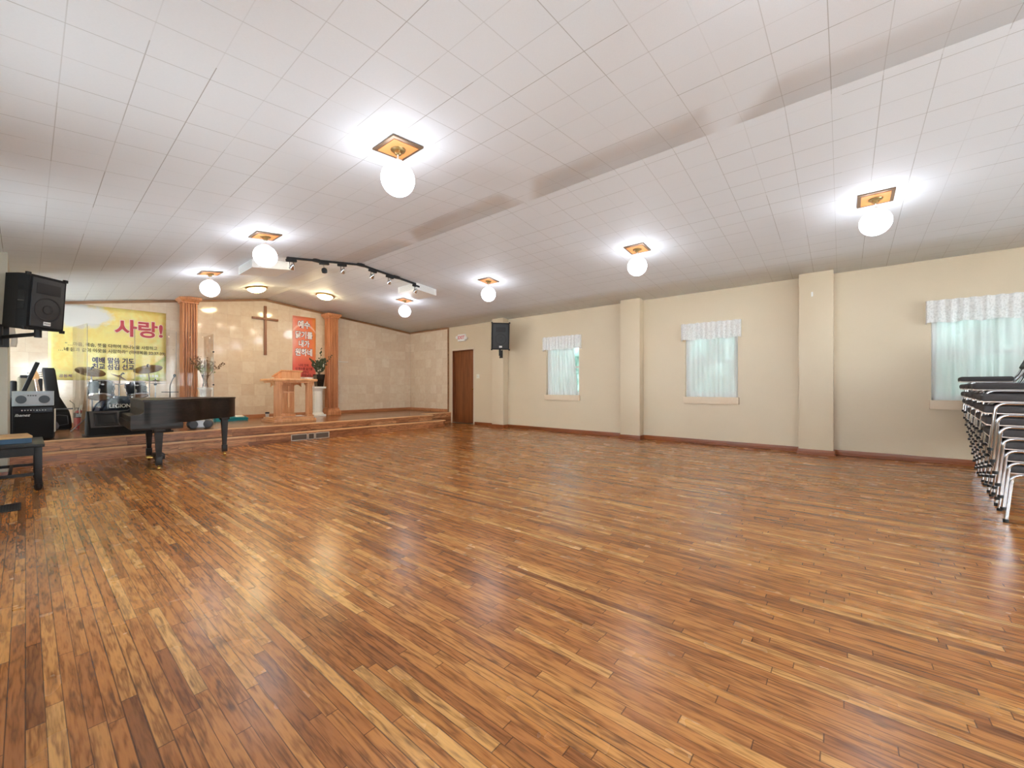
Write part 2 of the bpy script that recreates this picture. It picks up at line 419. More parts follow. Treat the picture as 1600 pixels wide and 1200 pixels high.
# pilasters
PIL = [(6.72, 7.11), (3.12, 3.53), (.10, .53)]
for k, (a, c) in enumerate(PIL):
    b = MB(); b.box(XW-.2, a, 0, XW+.02, c, 2.84, .006)
    struct(b.build('trim_%d' % (3+k), m_wall), ['beige pilaster carrying the black loudspeaker', 'beige pilaster between the two smaller curtained windows', 'beige pilaster with a small white tag near its top'][k], 'pilaster')
# baseboards
b = MB()
segs = []; y = YF
for a, c in sorted(PIL): segs.append((y, a)); y = c
segs.append((y, DY0-.05))
for a, c in segs:
    b.box(XW-.014, a, 0, XW, c, .082, .003); b.box(XW-.03, a, 0, XW-.012, c, .018, .006)
for a, c in PIL:
    b.box(XW-.214, a-.014, 0, XW-.2, c+.014, .082, .003); b.box(XW-.2, a-.014, 0, XW, a, .082, .003); b.box(XW-.2, c, 0, XW, c+.014, .082, .003)
    b.box(XW-.228, a-.028, 0, XW-.212, c+.028, .018, .005); b.box(XW-.2, a-.028, 0, XW-.02, a-.012, .018, .005)
struct(b.build('baseboard_right', m_base), 'reddish brown baseboard along the window wall', 'baseboard')
b = MB(); b.box(-1.2, YB-.016, ZS, XW-.035, YB, ZS+.085, .003); b.box(XW-.05, 9.03, ZS, XW-.035, YB-.016, ZS+.085, .003)
struct(b.build('baseboard_back', wood('stage_base_wood', (150, 92, 58), (186, 124, 82), (206, 146, 104), .35, 0)), 'orange wood baseboard around the back of the stage', 'baseboard')
# wood cornice under the ceiling
def beam(x0, x1, y0, y1, hh, off):
    p = [(x0, y0), (x1, y0), (x1, y1), (x0, y1)]
    return [(x, y, cz(x, YB)-hh-.002) for x, y in p]+[(x, y, cz(x, YB)-.002) for x, y in p]
b = MB(); b.hexa(beam(XL, XR, YB-.022, YB, .05, 0)); b.hexa(beam(XR, XW-.035, YB-.022, YB, .05, 0))
struct(b.build('trim_6', m_trim, smooth=False), 'brown wood strip following the ceiling line above the stage wall', 'trim')
b = MB(); z = cz(XW, YB)
b.box(XW-.06, 9.03, z-.045, XW-.035, YB-.022, z)
b.box(XW-.05, 9.01, ZS, XW, 9.03, z)
struct(b.build('trim_7', m_trim, smooth=False), 'brown wood strip edging the side wall tiles', 'trim')

# stage
YN0, YN1 = 8.23, 8.43
b = MB()
b.box(-.13, YN1, 0, 6.9, 8.95, ZS-.022); b.box(XL, 8.6, 0, XW, YB, ZS-.022)
st = thing('stage', 'raised wooden stage with two steps along its front', 'stage', kind='structure')
b = MB()
b.box(-.13, YN1+.012, ZL-.022, 6.9, YN1+.03, ZS-.02); b.box(6.88, YN1+.012, 0, 6.9, 8.95, ZS-.02); b.box(6.9, 8.93, 0, XW, 8.95, ZS-.02)
b.box(-.13, YN0, 0, 7.15, YN0+.02, ZL-.02); b.box(7.13, YN0, 0, 7.15, YN1+.3, ZL-.02)
b.build('riser', m_riser, st, smooth=False)
b = MB(); b.prism([(-.131, YN1+.02), (6.9, YN1+.02), (6.9, 8.95), (XW, 8.95), (XW, YB), (XL, YB), (XL, 8.6), (-.131, 8.6)], ZS-.02, ZS)
b.build('stage_floor', m_stage, st, smooth=False)
b = MB(); b.box(-.131, YN0+.02, ZL-.02, 7.15, YN1+.012, ZL)
b.build('step_tread', m_stage, st, smooth=False)
b = MB()
b.box(-.131, YN1-.012, ZS-.024, 6.92, YN1+.022, ZS+.001, .006); b.box(6.90, YN1+.02, ZS-.024, 6.922, 8.95, ZS+.001, .005); b.box(6.9, 8.925, ZS-.024, XW, 8.952, ZS+.001, .005)
b.box(-.131, YN0-.022, ZL-.026, 7.172, YN0+.022, ZL+.001, .006); b.box(7.15, YN0+.02, ZL-.026, 7.172, YN1+.3, ZL+.001, .005)
b.build('nosing', m_nosing, st)
b = MB(); b.box(6.9, YN1, ZL-.02, 7.15, YN1+.3, ZL); b.build('step_end', m_stage, st, smooth=False)

# door
d = thing('door_1', 'brown flush wood door under the exit sign', 'door', (XW, (DY0+DY1)/2, 0), kind='structure')
b = MB(); b.box(.085, -.435, .015, .125, .435, 2.11, .002); b.build('door_leaf', m_door, d)
b = MB(); b.box(.0, -.435, 0, .19, -.42, DZ); b.box(.0, .42, 0, .19, .435, DZ); b.box(0, -.42, DZ-.015, .19, .42, DZ); b.box(.07, -.42, 0, .085, -.405, DZ); b.box(.07, .405, 0, .085, .42, DZ)
b.build('door_frame', m_door, d, smooth=False)
b = MB(); b.box(-.008, -.49, 0, 0, -.435, DZ+.05); b.box(-.008, .435, 0, 0, .47, DZ+.05); b.box(-.008, -.435, DZ, 0, .435, DZ+.05)
b.build('casing', plain('cream_casing', (214, 200, 178), .5), d, smooth=False)
b = MB(); b.box(.0, -.42, 0, .15, .42, .022, .004); b.build('threshold', m_steel, d)
b = MB(); b.cyl((.085, -.37, 1.0), (.05, -.37, 1.0), .012, 12); b.sphere((.035, -.37, 1.0), .026, 16); b.build('door_knob', m_brass, d)

# windows and their curtains
def plate_noise(): pass
WL = [('narrow sash window with a green strip of glass showing beside its curtain', 'white sheer curtain pulled aside from a strip of green glass', 'lace valance over the window nearest the black wall loudspeaker'),
      ('sash window between the two bare pilasters', 'white sheer curtain covering the whole middle window', 'lace valance over the middle window between the bare pilasters'),
      ('sash window behind the stacked chairs', 'pale sheer curtain hanging behind the stacked chairs', 'lace valance over the window behind the stacked chairs')]
for k, (a, c) in enumerate(WIN):
    w = thing('window_%d' % (k+1), WL[k][0], 'window', (XW, (a+c)/2, WZ0), kind='structure')
    W = (c-a)/2; H = WZ1-WZ0
    b = MB()
    for s_ in (-1, 1): b.box(.07, s_*W-(.035 if s_ > 0 else 0), 0, .16, s_*W+(0 if s_ > 0 else .035), H)
    b.box(.07, -W, 0, .16, W, .035); b.box(.07, -W, H-.035, .16, W, H); b.build('window_frame', m_white, w, smooth=False)
    zm = .645
    b = MB()
    b.box(.10, -W+.035, zm-.02, .14, W-.035, zm+.02)
    for s_ in (-1, 1): b.box(.10, s_*(W-.05)-.015, .035, .14, s_*(W-.05)+.015, H-.035)
    b.box(.10, -W+.035, .035, .14, W-.035, .07); b.box(.10, -W+.035, H-.07, .14, W-.035, H-.035)
    b.build('sash', m_white, w, smooth=False)
    b = MB(); b.box(.118, -W+.04, .04, .122, W-.04, H-.04); b.build('pane', m_glass, w, smooth=False)
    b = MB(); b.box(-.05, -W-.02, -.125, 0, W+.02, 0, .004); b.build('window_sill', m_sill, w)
    # sheer
    gap = .15 if k == 0 else 0.0
    cu = thing('sheer_curtain', WL[k][1], 'curtain', (XW, (a+c)/2, WZ0), group='sheer curtains on the window wall')
    ph = random.random()*6
    def sf(u, v, W=W, gap=gap, ph=ph, k=k):
        z = .0+(H-.12)*v
        y0 = -W+.012+gap*(.35+.65*v); y1 = W-.012
        if k == 2: uu = u+.05*math.sin(6*u)*(1-v)
        else: uu = u
        y = y0+(y1-y0)*uu
        return (.045+.011*math.sin(uu*62+ph+.8*math.sin(uu*17))+.008*math.sin(uu*37+ph+v), y, z+.006*math.sin(uu*31+ph)*(1-v))
    b = MB(); b.grid(sf, 150, 14); b.build('sheer_panel', m_sheer, cu, angle=180)
    b = MB(); b.cyl((.045, -W+.004, H-.11), (.045, W-.004, H-.11), .006, 8); b.build('tension_rod', m_white, cu)
    va = thing('lace_valance', WL[k][2], 'valance', (XW, (a+c)/2, 1.93), group='lace valances on the window wall')
    WV = W+.055; n = 22 if k < 2 else 17
    def vf(u, v, WV=WV, ph=ph, k=k):
        # u runs return - front - return
        L = 2*WV+.16; q = u*L
        if q < .08: x, y = -q, -WV
        elif q > L-.08: x, y = -(L-q), WV
        else: x, y = -.08, -WV+(q-.08)
        amp = .012*(1-.35*v)
        x += amp*math.sin(q*(74 if k < 2 else 58)+ph)*(1 if .05 < q < L-.05 else .2)
        zb = .022*abs(math.sin(q*11))*(1-v) - .012*(1-v)
        tilt = .02*(u-.5)*(-1 if k == 0 else 1)*0
        return (x, y, zb+.31*v+tilt+.004*math.sin(q*50)*v)
    b = MB(); b.grid(vf, 170, 8); b.build('lace_cloth', m_lace, va, angle=180)
    b = MB(); b.tube([(0, -WV+.004, .285), (-.068, -WV+.004, .285), (-.068, WV-.004, .285), (0, WV-.004, .285)], .006, 8); b.build('curtain_rod', m_white, va)

# unseen windows added to the side and end walls as daylight fill
for k, (a, c) in enumerate(LW+RW):
    side = k < 5; W = (c-a)/2; z0, z1 = (.75, 2.1) if side else (.6, 2.3)
    w = thing('window_%d' % (4+k), 'added unseen daylight window %s' % ['at the rear of the piano side wall', 'in the middle of the piano side wall', 'of the piano side wall before the bench', 'of the piano side wall beside the bench', 'at the side of the stage behind the wall stub', 'in the end wall on the piano side', 'in the middle of the end wall', 'in the end wall on the window side'][k], 'window', (XL-.1, (a+c)/2, z0) if side else ((a+c)/2, YF-.1, z0), PI/2 if side else 0, kind='structure')
    H = z1-z0; b = MB()
    for s_ in (-1, 1): b.box(min(s_*W, s_*(W-.05)), -.04, 0, max(s_*W, s_*(W-.05)), .04, H)
    b.box(-W, -.04, 0, W, .04, .05); b.box(-W, -.04, H-.05, W, .04, H); b.box(-.02, -.03, .05, .02, .03, H-.05); b.box(-W, -.03, H/2-.02, W, .03, H/2+.02)
    b.build('window_frame', m_white, w, smooth=False)
    b = MB(); b.box(-W+.04, -.003, .04, W-.04, .003, H-.04); b.build('pane', m_glass, w, smooth=False)

# vents
def vent(name, label, loc, w, dpt, m, rot=0, group='floor registers'):
    t = thing(name, label, 'floor vent', loc, rot, group)
    b = MB()
    b.box(-w/2, -dpt/2, 0, w/2, -dpt/2+.012, .006); b.box(-w/2, dpt/2-.012, 0, w/2, dpt/2, .006)
    b.box(-w/2, -dpt/2, 0, -w/2+.012, dpt/2, .006); b.box(w/2-.012, -dpt/2, 0, w/2, dpt/2, .006)
    n = int(w/.016)
    for i in range(n): b.box(-w/2+.012+i*.016, -dpt/2, .001, -w/2+.017+i*.016, dpt/2, .005)
    b.build('louvre_frame', m, t, smooth=False)
    b = MB(); b.box(-w/2+.006, -dpt/2+.006, .0005, w/2-.006, dpt/2-.006, .002); b.build('duct_opening', m_rubber, t, smooth=False)
vent('floor_vent', 'brown floor vent along the baseboard under the middle window', (7.80, 1.95, 0), .40, .09, m_base, PI/2)
vent('floor_vent', 'brown floor vent by the baseboard under the window nearest the loudspeaker', (7.82, 5.1, 0), .40, .09, m_base, PI/2)
vent('floor_vent', 'dark grey floor vent in front of the piano bench', (-.09, 5.58, 0), .13, .34, m_black, 0)
t = thing('riser_vent', 'three section return air grille in the lower step riser', 'wall vent', (3.64, YN0, .068))
for x0, x1 in ((-.375, -.07), (-.055, .07), (.085, .37)):
    b = MB()
    b.box(x0, -.012, -.06, x1, 0, -.05); b.box(x0, -.012, .05, x1, 0, .06); b.box(x0, -.012, -.06, x0+.012, 0, .06); b.box(x1-.012, -.012, -.06, x1, 0, .06)
    f = b.build('grille_frame', m_offwhite, t, smooth=False)
    b = MB(); n = int((x1-x0-.024)/.009)
    for i in range(n): b.box(x0+.013+i*.009, -.009, -.05, x0+.017+i*.009, -.003, .05)
    b.box(x0+.01, -.003, -.05, x1-.01, -.0005, .05)
    b.build('grille', plain('grey_brown_grille', (124, 104, 88), .5), f, smooth=False)

# exit sign, switch, tag
t = thing('exit_sign', 'white exit sign with red letters above the brown door', 'sign', (XW, 8.43, 2.47))
b = MB(); b.box(-.06, -.15, -.10, 0, .15, .10, .012); b.build('sign_case', m_white, t)
text('sign_lettering', 'EXIT', .13, m_exitred, t, (-.0615, 0, 0), (PI/2, 0, -PI/2), .02)
for s_ in (-1, 1):
    b = MB(); b.lathe([(.0, -.03), (.03, -.03), (.045, .02), (.045, .03), (.0, .035)], 16, Matrix.Translation((-.03, s_*.19, .0+.02*s_)) @ Matrix.Rotation(-PI/2, 4, 'Y')); b.cyl((-.02, s_*.14, 0), (-.02, s_*.19, .02*s_), .012, 8)
    b.build('emergency_lamp', m_white, t)
t = thing('light_switch', 'cream double light switch beside the brown door', 'light switch', (XW, 7.81, 1.353))
b = MB(); b.box(-.007, -.058, -.058, 0, .058, .058, .003); b.build('switch_plate', m_offwhite, t)
for s_ in (-1, 1):
    b = MB(); b.box(-.018, s_*.024-.006, -.012, -.006, s_*.024+.006, .014, .002); b.build('toggle', m_white, t)
b = MB(); b.box(-.004, -.012, -.035, 0, .012, .035)
tag(b.build('wall_tag', m_white, None, (XW-.2, .36, 2.50)), 'tiny white tag stuck high on the pilaster', 'tag')
b = MB(); b.box(-.14, -.06, -.012, .14, 0, .0, .003)
tag(b.build('wall_ledge', m_white, None, (5.67, YB, 1.77)), 'short white ledge on the tile wall behind the fluted column', 'shelf')

# ------------------------------------------------------------------ pendant globes
def make_pendant():
    t = thing('globe_pendant', 'x', 'pendant lamp', group='globe pendants')
    b = MB(); b.box(-.145, -.145, -.014, .145, .145, .0, .003); b.build('ceiling_plate', m_bronze, t)
    b = MB(); b.box(-.115, -.115, -.018, .115, .115, -.012); b.build('plate_inlay', m_copper, t, smooth=False)
    b = MB(); b.lathe([(.062, -.016), (.058, -.026), (.03, -.03), (.028, -.055), (.012, -.062)], 24); b.build('rosette', m_rosette, t)
    b = MB(); b.cyl((0, 0, -.055), (0, 0, -.125), .006, 10); b.build('stem', m_white, t)
    b = MB(); b.lathe([(.03, -.105), (.046, -.118), (.05, -.13)], 20); b.build('globe_cap', m_white, t)
    b = MB(); b.sphere((0, 0, -.258), .133, 40); b.build('glass_globe', m_globe, t)
    return t
PEND = [(1.92, 2.78, 'white globe pendant on the piano side slope, third from the stage'), (1.91, 5.58, 'white globe pendant on the piano side slope, second from the stage'), (1.91, 7.95, 'white globe pendant hanging above the piano end of the stage'),
        (5.64, -.27, 'white globe pendant on the window side slope, fourth from the stage'), (5.56, 2.26, 'white globe pendant on the window side slope, third from the stage'),
        (5.49, 5.09, 'white globe pendant on the window side slope, second from the stage'), (5.50, 7.70, 'white globe pendant close to the square ceiling box at the stage'),
        (1.92, -.1, 'white globe pendant on the piano side slope, fourth from the stage'), (1.92, -3.0, 'white globe pendant on the piano side slope, farthest from the stage'), (5.60, -3.0, 'white globe pendant on the window side slope, farthest from the stage')]
p0 = make_pendant()
for i, (x, y, lab) in enumerate(PEND):
    o = p0 if i == 0 else copy_tree(p0)
    o.location = (x, y, cz(x, y)); o['label'] = lab
    # plates lie on the slope, stems hang plumb: tilt only the plates
    sl = math.atan((cz(x-.1, y)-cz(x+.1, y))/.2)
    for ch in o.children:
        if ch.name.split('.')[0] in ('ceiling_plate', 'plate_inlay'): ch.rotation_euler = (0, sl, 0)

# flush lights
def make_flush():
    t = thing('flush_light', 'x', 'ceiling light', group='brass flush lights')
    b = MB(); b.lathe([(.19, 0), (.195, -.02), (.175, -.03), (.16, -.03)], 36); b.build('brass_rim', m_brass, t)
    b = MB(); b.lathe([(.165, -.022), (.15, -.055), (.11, -.085), (.06, -.102), (.01, -.108)], 36); b.build('glass_bowl', m_flush, t)
    b = MB(); b.sphere((0, 0, -.112), .014, 12); b.build('finial', m_brass, t)
    return t
f0 = make_flush()
for i, (x, y, lab) in enumerate([(2.98, 9.18, 'brass rimmed flush light in front of the wooden cross'), (4.33, 9.07, 'brass rimmed flush light nearer the column beside the orange banner')]):
    o = f0 if i == 0 else copy_tree(f0)
    sl = math.atan((cz(x-.1, y)-cz(x+.1, y))/.2)
    o.location = (x, y, cz(x, y)); o.rotation_euler = (0, sl, 0); o['label'] = lab

# ceiling boxes
for (x0, x1, y0, y1, lab) in ((2.15, 2.70, 6.8, 7.4, 'white louvred ceiling box behind a globe on the piano side slope'), (4.86, 5.36, 6.43, 7.03, 'white ceiling box at the lower end of the track lights')):
    t = thing('ceiling_box', lab, 'ceiling vent', ((x0+x1)/2, (y0+y1)/2, cz((x0+x1)/2, (y0+y1)/2)), group='white ceiling boxes')
    cx, cy, c0 = t.location
    q = [(x0, y0), (x1, y0), (x1, y1), (x0, y1)]
    b = MB(); b.hexa([(x-cx, y-cy, cz(x, y)-c0-.125) for x, y in q]+[(x-cx, y-cy, cz(x, y)-c0) for x, y in q]); b.build('box_body', m_white, t, smooth=False)
    b = MB()
    for i in range(6):
        zz = -.112+i*.018
        for (ax, ay, bx, by) in ((x0-.006, y0+.06, x0, y1-.06), (x0+.09, y0-.006, x1-.06, y0)):
            b.hexa([(x-cx, y-cy, cz(x, y)-c0+zz) for x, y in ((ax, ay), (bx, ay), (bx, by), (ax, by))]+[(x-cx, y-cy, cz(x, y)-c0+zz+.009) for x, y in ((ax, ay), (bx, ay), (bx, by), (ax, by))])
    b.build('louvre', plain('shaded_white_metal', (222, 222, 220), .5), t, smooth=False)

# track with spotlights
YT = 6.45
t = thing('lighting_track', 'black lighting track bent over the ceiling ridge', 'track light', (XR, YT, ZR))
xa, xb = 2.50, 4.92
for (u0, u1) in ((xa, XR), (XR, xb)):
    b = MB(); q = [(u0, -.018), (u1, -.018), (u1, .018), (u0, .018)]
    b.hexa([(x-XR, y, cz(x, YT)-ZR-.042) for x, y in q]+[(x-XR, y, cz(x, YT)-ZR-.012) for x, y in q])
    b.build('track_rail', m_black, t, smooth=False)
for x, w in ((3.0-.06, .10), (XR, .13), (4.42, .14)):
    b = MB(); b.box(x-w/2-XR, -.022, cz(x, YT)-ZR-.052, x+w/2-XR, .022, cz(x, YT)-ZR+.0, .004); b.build('track_connector', m_black, t)
def make_spot(black=False):
    t = thing('track_spotlight', 'x', 'spotlight', group='track spotlights')
    b = MB(); b.box(-.06, -.017, -.032, .06, .017, 0, .004); b.build('track_adapter', m_black, t)
    if black:
        b = MB(); b.cyl((-.01, 0, -.03), (-.01, 0, -.075), .006, 8); b.build('stem', m_chrome, t)
        b = MB(); b.lathe([(.012, .03), (.03, .02), (.036, -.005), (.03, -.035), (.014, -.04)], 20, Matrix.Translation((-.01, 0, -.1))); b.build('lamp_head', m_black, t)
    else:
        b = MB()
        for s_ in (-1, 1): b.tube([(s_*.022, 0, -.03), (s_*.024, 0, -.07), (s_*.024, .012, -.10)], .0045, 6)
        b.build('yoke', m_black, t)
        b = MB(); b.lathe([(.010, -.04), (.020, -.03), (.030, .0), (.034, .018)], 20, Matrix.Translation((0, .0, -.095)) @ Matrix.Rotation(R(-128), 4, 'X')); b.build('lamp_head', m_chrome, t)
        b = MB(); b.lathe([(.031, .014), (.02, .022), (.006, .025)], 20, Matrix.Translation((0, .0, -.095)) @ Matrix.Rotation(R(-128), 4, 'X')); b.build('bulb', m_spot, t)
    return t
s0 = make_spot(); s1 = make_spot(True)
HEADS = [(2.56, 'chrome spotlight at the end of the track beside the louvred box'), (3.06, 'small round black spotlight hanging from the track'), (3.36, 'chrome spotlight on the track just before the ridge bend'),
         (3.93, 'chrome spotlight on the track just past the ridge bend'), (4.28, 'chrome spotlight on the track between the bend and the last spotlight'), (4.87, 'chrome spotlight at the track end above the plain ceiling box')]
used = False
for i, (x, lab) in enumerate(HEADS):
    if i == 1: o = s1
    else:
        o = copy_tree(s0) if used else s0; used = True
    o.location = (x, YT, cz(x, YT)-.042); o.scale = (1.25,)*3; o['label'] = lab; o.rotation_euler = (0, math.atan((cz(x-.1, YT)-cz(x+.1, YT))/.2), 0)

# ------------------------------------------------------------------ stage furniture
def fluted(name, label, x, y, zt, rot=0):
    t = thing(name, label, 'column', (x, y, ZS), rot, group='fluted wooden columns'); H = zt-ZS
    b = MB(); s_ = .096
    b.box(-s_, -s_, .17, s_, s_+.01, H-.10)
    for i in range(6):
        q = -s_-.013+i*(2*s_+.026)/5
        b.box(q-.0085, -s_-.030, .19, q+.0085, -s_+.002, H-.13, .004); b.box(-s_-.030, q-.0085, .19, -s_+.002, q+.0085, H-.13, .004)
        b.box(s_-.002, q-.0085, .19, s_+.030, q+.0085, H-.13, .004)
    b.build('shaft', m_col, t)
    b = MB(); b.box(-.18, -.18, 0, .18, .18, .085, .004)
    b.hexa([(-.18, -.18, .085), (.18, -.18, .085), (.18, .18, .085), (-.18, .18, .085), (-.14, -.14, .16), (.14, -.14, .16), (.14, .14, .16), (-.14, .14, .16)]); b.box(-.145, -.145, .155, .145, .145, .185, .004)
    b.build('base', m_col, t)
    b = MB(); b.box(-.145, -.145, H-.13, .145, .145, H-.105, .005)
    b.hexa([(-.14, -.14, H-.105), (.14, -.14, H-.105), (.14, .14, H-.105), (-.14, .14, H-.105), (-.185, -.185, H-.05), (.185, -.185, H-.05), (.185, .185, H-.05), (-.185, .185, H-.05)]); b.box(-.19, -.19, H-.05, .19, .19, H, .005)
    b.build('capital', m_col, t)
fluted('fluted_column', 'fluted orange wood column between the yellow banner and the cross', 2.17, 10.56, 2.92)
fluted('fluted_column', 'fluted orange wood column beside the black vase and orange banner', 5.21, 10.56, 3.0)

t = thing('wall_cross', 'plain wooden cross on the tile wall above the stage', 'cross', (3.705, YB, 2.42))
b = MB(); b.box(-.028, -.05, -.59, .028, -.005, .60, .003); b.build('upright', m_cross, t)
b = MB(); b.box(-.285, -.052, .265, .285, -.007, .315, .003); b.build('crossbar', m_cross, t)

# banners
def banner_mat(kind):
    t = NT(kind+'_banner_print'); co, xyz = t.coords()
    n1 = t.noise(co, 2.6, 4, .6); n2 = t.noise(co, 5.5, 3, .6)
    if kind == 'yellow':
        base = t.ramp(n1, [(.3, srgb(236, 206, 112)), (.45, srgb(238, 222, 136)), (.6, srgb(228, 224, 150)), (.75, srgb(214, 222, 144))])
        gx = t.math('SMOOTHSTEP' if False else 'MULTIPLY_ADD', xyz[0], .9, .1)
        orange = t.math('MULTIPLY', t.ramp(n2, [(.45, (0, 0, 0, 1)), (.7, (1, 1, 1, 1))]), .55)
        base = t.mix(orange, base, srgb(238, 186, 96))
        # pale dove shape in the upper corner
        dx = t.math('ADD', xyz[0], .42); dz = t.math('ADD', xyz[2], -.50)
        dist = t.math('SQRT', t.math('ADD', t.math('MULTIPLY', t.math('MULTIPLY', dx, dx), .55), t.math('MULTIPLY', t.math('MULTIPLY', dz, dz), 1.9)))
        wob = t.math('ADD', dist, t.math('MULTIPLY_ADD', n2, .36, -.18))
        col = t.mix(t.ramp(wob, [(.26, (1, 1, 1, 1)), (.36, (0, 0, 0, 1))]), base, srgb(220, 218, 214))
        gx = t.math('ADD', t.math('MULTIPLY', xyz[0], 1.0), t.math('MULTIPLY', xyz[2], -1.0))
        gm = t.math('MULTIPLY', t.ramp(gx, [(.95, (0, 0, 0, 1)), (1.0, (1, 1, 1, 1))]), t.ramp(n2, [(.35, (0, 0, 0, 1)), (.6, (1, 1, 1, 1))]))
        col = t.mix(t.math('MULTIPLY', gm, .7), col, srgb(150, 190, 78))
    else:
        g = t.math('ADD', t.math('ADD', t.math('MULTIPLY', xyz[0], 1.1), .5), t.math('MULTIPLY_ADD', n1, .5, -.25))
        col = t.ramp(g, [(.05, srgb(240, 196, 190)), (.3, srgb(238, 142, 120)), (.65, srgb(236, 128, 84)), (.95, srgb(234, 160, 72))])
        low = t.math('MULTIPLY_ADD', xyz[2], -1.4, -.2)
        col = t.mix(t.ramp(low, [(.0, (0, 0, 0, 1)), (.5, (1, 1, 1, 1))]), col, srgb(226, 104, 92))
        sw = t.math('ABSOLUTE', t.math('SUBTRACT', t.math('ADD', xyz[2], t.math('MULTIPLY', t.math('MULTIPLY', xyz[0], xyz[0]), 2.4)), .60))
        col = t.mix(t.math('MULTIPLY', t.math('LESS_THAN', sw, .03), .55), col, srgb(250, 214, 198))
    t.pbr(col, .38, 0, .4)
    return t.m
def cloth_panel(w, h, wav):
    b = MB()
    b.grid(lambda u, v: (-w/2+w*u, -.006-wav*abs(math.sin(u*9+v*4))*(.3+.7*math.sin(PI*v)), -h/2+h*v), 24, 18)
    return b
bx, bz = 1.055, 1.88
t = thing('yellow_banner', 'large yellow printed banner on the tile wall behind the drums', 'banner', (bx, YB, bz))
b = cloth_panel(1.60, 1.40, .004); o = b.build('banner_cloth', banner_mat('yellow'), t)
so = o.modifiers.new('thick', 'SOLIDIFY'); so.thickness = .002
yy = -.0135
text('heading_outline_lettering', '사랑!', .345, m_txt_pink, t, (1.455-bx, yy+.0012, 2.185-bz), bold=.055, extrude=.0004)
text('heading_lettering', '사랑!', .345, m_txt_red, t, (1.455-bx, yy-.0012, 2.185-bz), bold=.026, extrude=.0004)
text('lettering', '“…마음, 목숨, 뜻을 다하여 하나님을 사랑하고', .078, m_txt_dark, t, (1.085-bx, yy, 1.835-bz), bold=.012, extrude=.0004, sx=.86)
text('lettering', '…네 몸과 같이 이웃을 사랑하라” (마태복음 22:37-39)', .078, m_txt_dark, t, (1.105-bx, yy, 1.735-bz), bold=.012, extrude=.0004, sx=.86)
text('slogan_lettering', '예배 말씀 기도', .12, m_txt_navy, t, (1.08-bx, yy, 1.552-bz), bold=.03, extrude=.0004, sx=.80)
text('slogan_lettering', '친교 섬김 선교', .12, m_txt_navy, t, (1.08-bx, yy, 1.432-bz), bold=.03, extrude=.0004, sx=.80)
text('small_lettering', '공동체', .06, m_txt_purple, t, (.46-bx, yy, 1.252-bz), bold=.01, extrude=.0004)
text('small_lettering', '사랑의 공동체', .06, m_txt_pale, t, (1.56-bx, yy, 1.272-bz), bold=.01, extrude=.0004)
bx, bz = 4.63, 2.10
t = thing('orange_banner', 'tall orange banner with white Korean lettering behind the pulpit', 'banner', (bx, YB, bz))
b = cloth_panel(.585, 1.57, .002); o = b.build('banner_cloth', banner_mat('orange'), t)
so = o.modifiers.new('thick', 'SOLIDIFY'); so.thickness = .002
yy = -.011
for body, zz, sz in (('예수', 2.665, .215), ('닮기를', 2.395, .20), ('내가', 2.17, .19), ('원하네', 1.945, .20)):
    text('lettering_outline', body, sz, m_txt_navy, t, (bx-.01-bx, yy+.0014, zz-bz), bold=.062, extrude=.0004, sx=.80)
    text('lettering', body, sz, m_txt_white, t, (bx-.01-bx, yy-.0012, zz-bz), bold=.026, extrude=.0004, sx=.80)
for body, zz, xx in (('나의 안에', 1.618, -.02), ('내 예수를 닮기를', 1.525, -.01), ('날마다', 1.44, .02), ('원합니다', 1.365, .05)):
    text('lettering', body, .075, m_txt_maroon, t, (xx, yy, zz-bz), bold=.015, extrude=.0004, sx=.85)

# pulpit
t = thing('pulpit', 'honey oak pulpit with two posts and a cross panel', 'pulpit', (3.66, 9.32, ZS), R(2))
b = MB(); b.box(-.43, -.33, 0, .43, .33, .06, .006); b.box(-.40, -.30, .06, .40, .30, .095, .01); b.build('plinth', m_pulpit, t)
for sx_ in (-1, 1):
    for sy_ in (-1,):
        b = MB(); x = sx_*.325; y = -.215
        b.box(x-.052, y-.052, .12, x+.052, y+.052, .80)
        for i in range(4):
            q = -.036+i*.024
            b.box(x+q-.007, y-.060, .14, x+q+.007, y-.05, .77, .003); b.box(x-.060, y+q-.007, .14, x-.05, y+q+.007, .77, .003)
        b.box(x-.07, y-.07, .095, x+.07, y+.07, .125, .006); b.box(x-.065, y-.065, .775, x+.065, y+.065, .80, .005); b.box(x-.075, y-.075, .80, x+.075, y+.075, .83, .005)
        b.build('post', m_pulpit, t)
b = MB(); b.box(-.135, .06, .095, .135, .20, .83)
for i in range(9):
    q = -.118+i*.0295; b.box(q-.010, .052, .17, q+.010, .062, .80, .003)
b.box(-.15, .035, .095, .15, .215, .15, .006); b.build('center_panel', m_pulpit, t)
b = MB(); b.box(-.016, .028, .30, .016, .052, .76, .003); b.box(-.105, .028, .615, .105, .052, .65, .003); b.build('cross', plain('pale_oak_cross', (240, 190, 140), .35), t)
b = MB()
for xx in (-.23, .23):       # arched rails between panel and posts
    pts = [(-.09, .83), (-.09, .74)]+[(-.09+.18*k/12, .74+.055*math.sin(PI*k/12)) for k in range(1, 12)]+[(.09, .74), (.09, .83)]
    b.prism([(x+xx, z) for x, z in pts], 0, .02, Matrix.Translation((0, .15, 0)) @ Matrix.Rotation(PI/2, 4, 'X'))
b.build('arch_rail', m_pulpit, t)
b = MB(); b.box(-.46, -.34, .86, .46, .33, .915, .02, 3); b.box(-.40, -.29, .83, .40, .28, .86, .004); b.build('table_top', m_pulpit, t)
b = MB(); b.hexa([(-.22, -.16, .915), (.17, -.16, .915), (.17, .22, .915), (-.22, .22, .915), (-.22, -.16, 1.07), (.17, -.16, 1.07), (.17, .22, .96), (-.22, .22, .96)])
b.build('reading_box', m_pulpit, t, smooth=False)
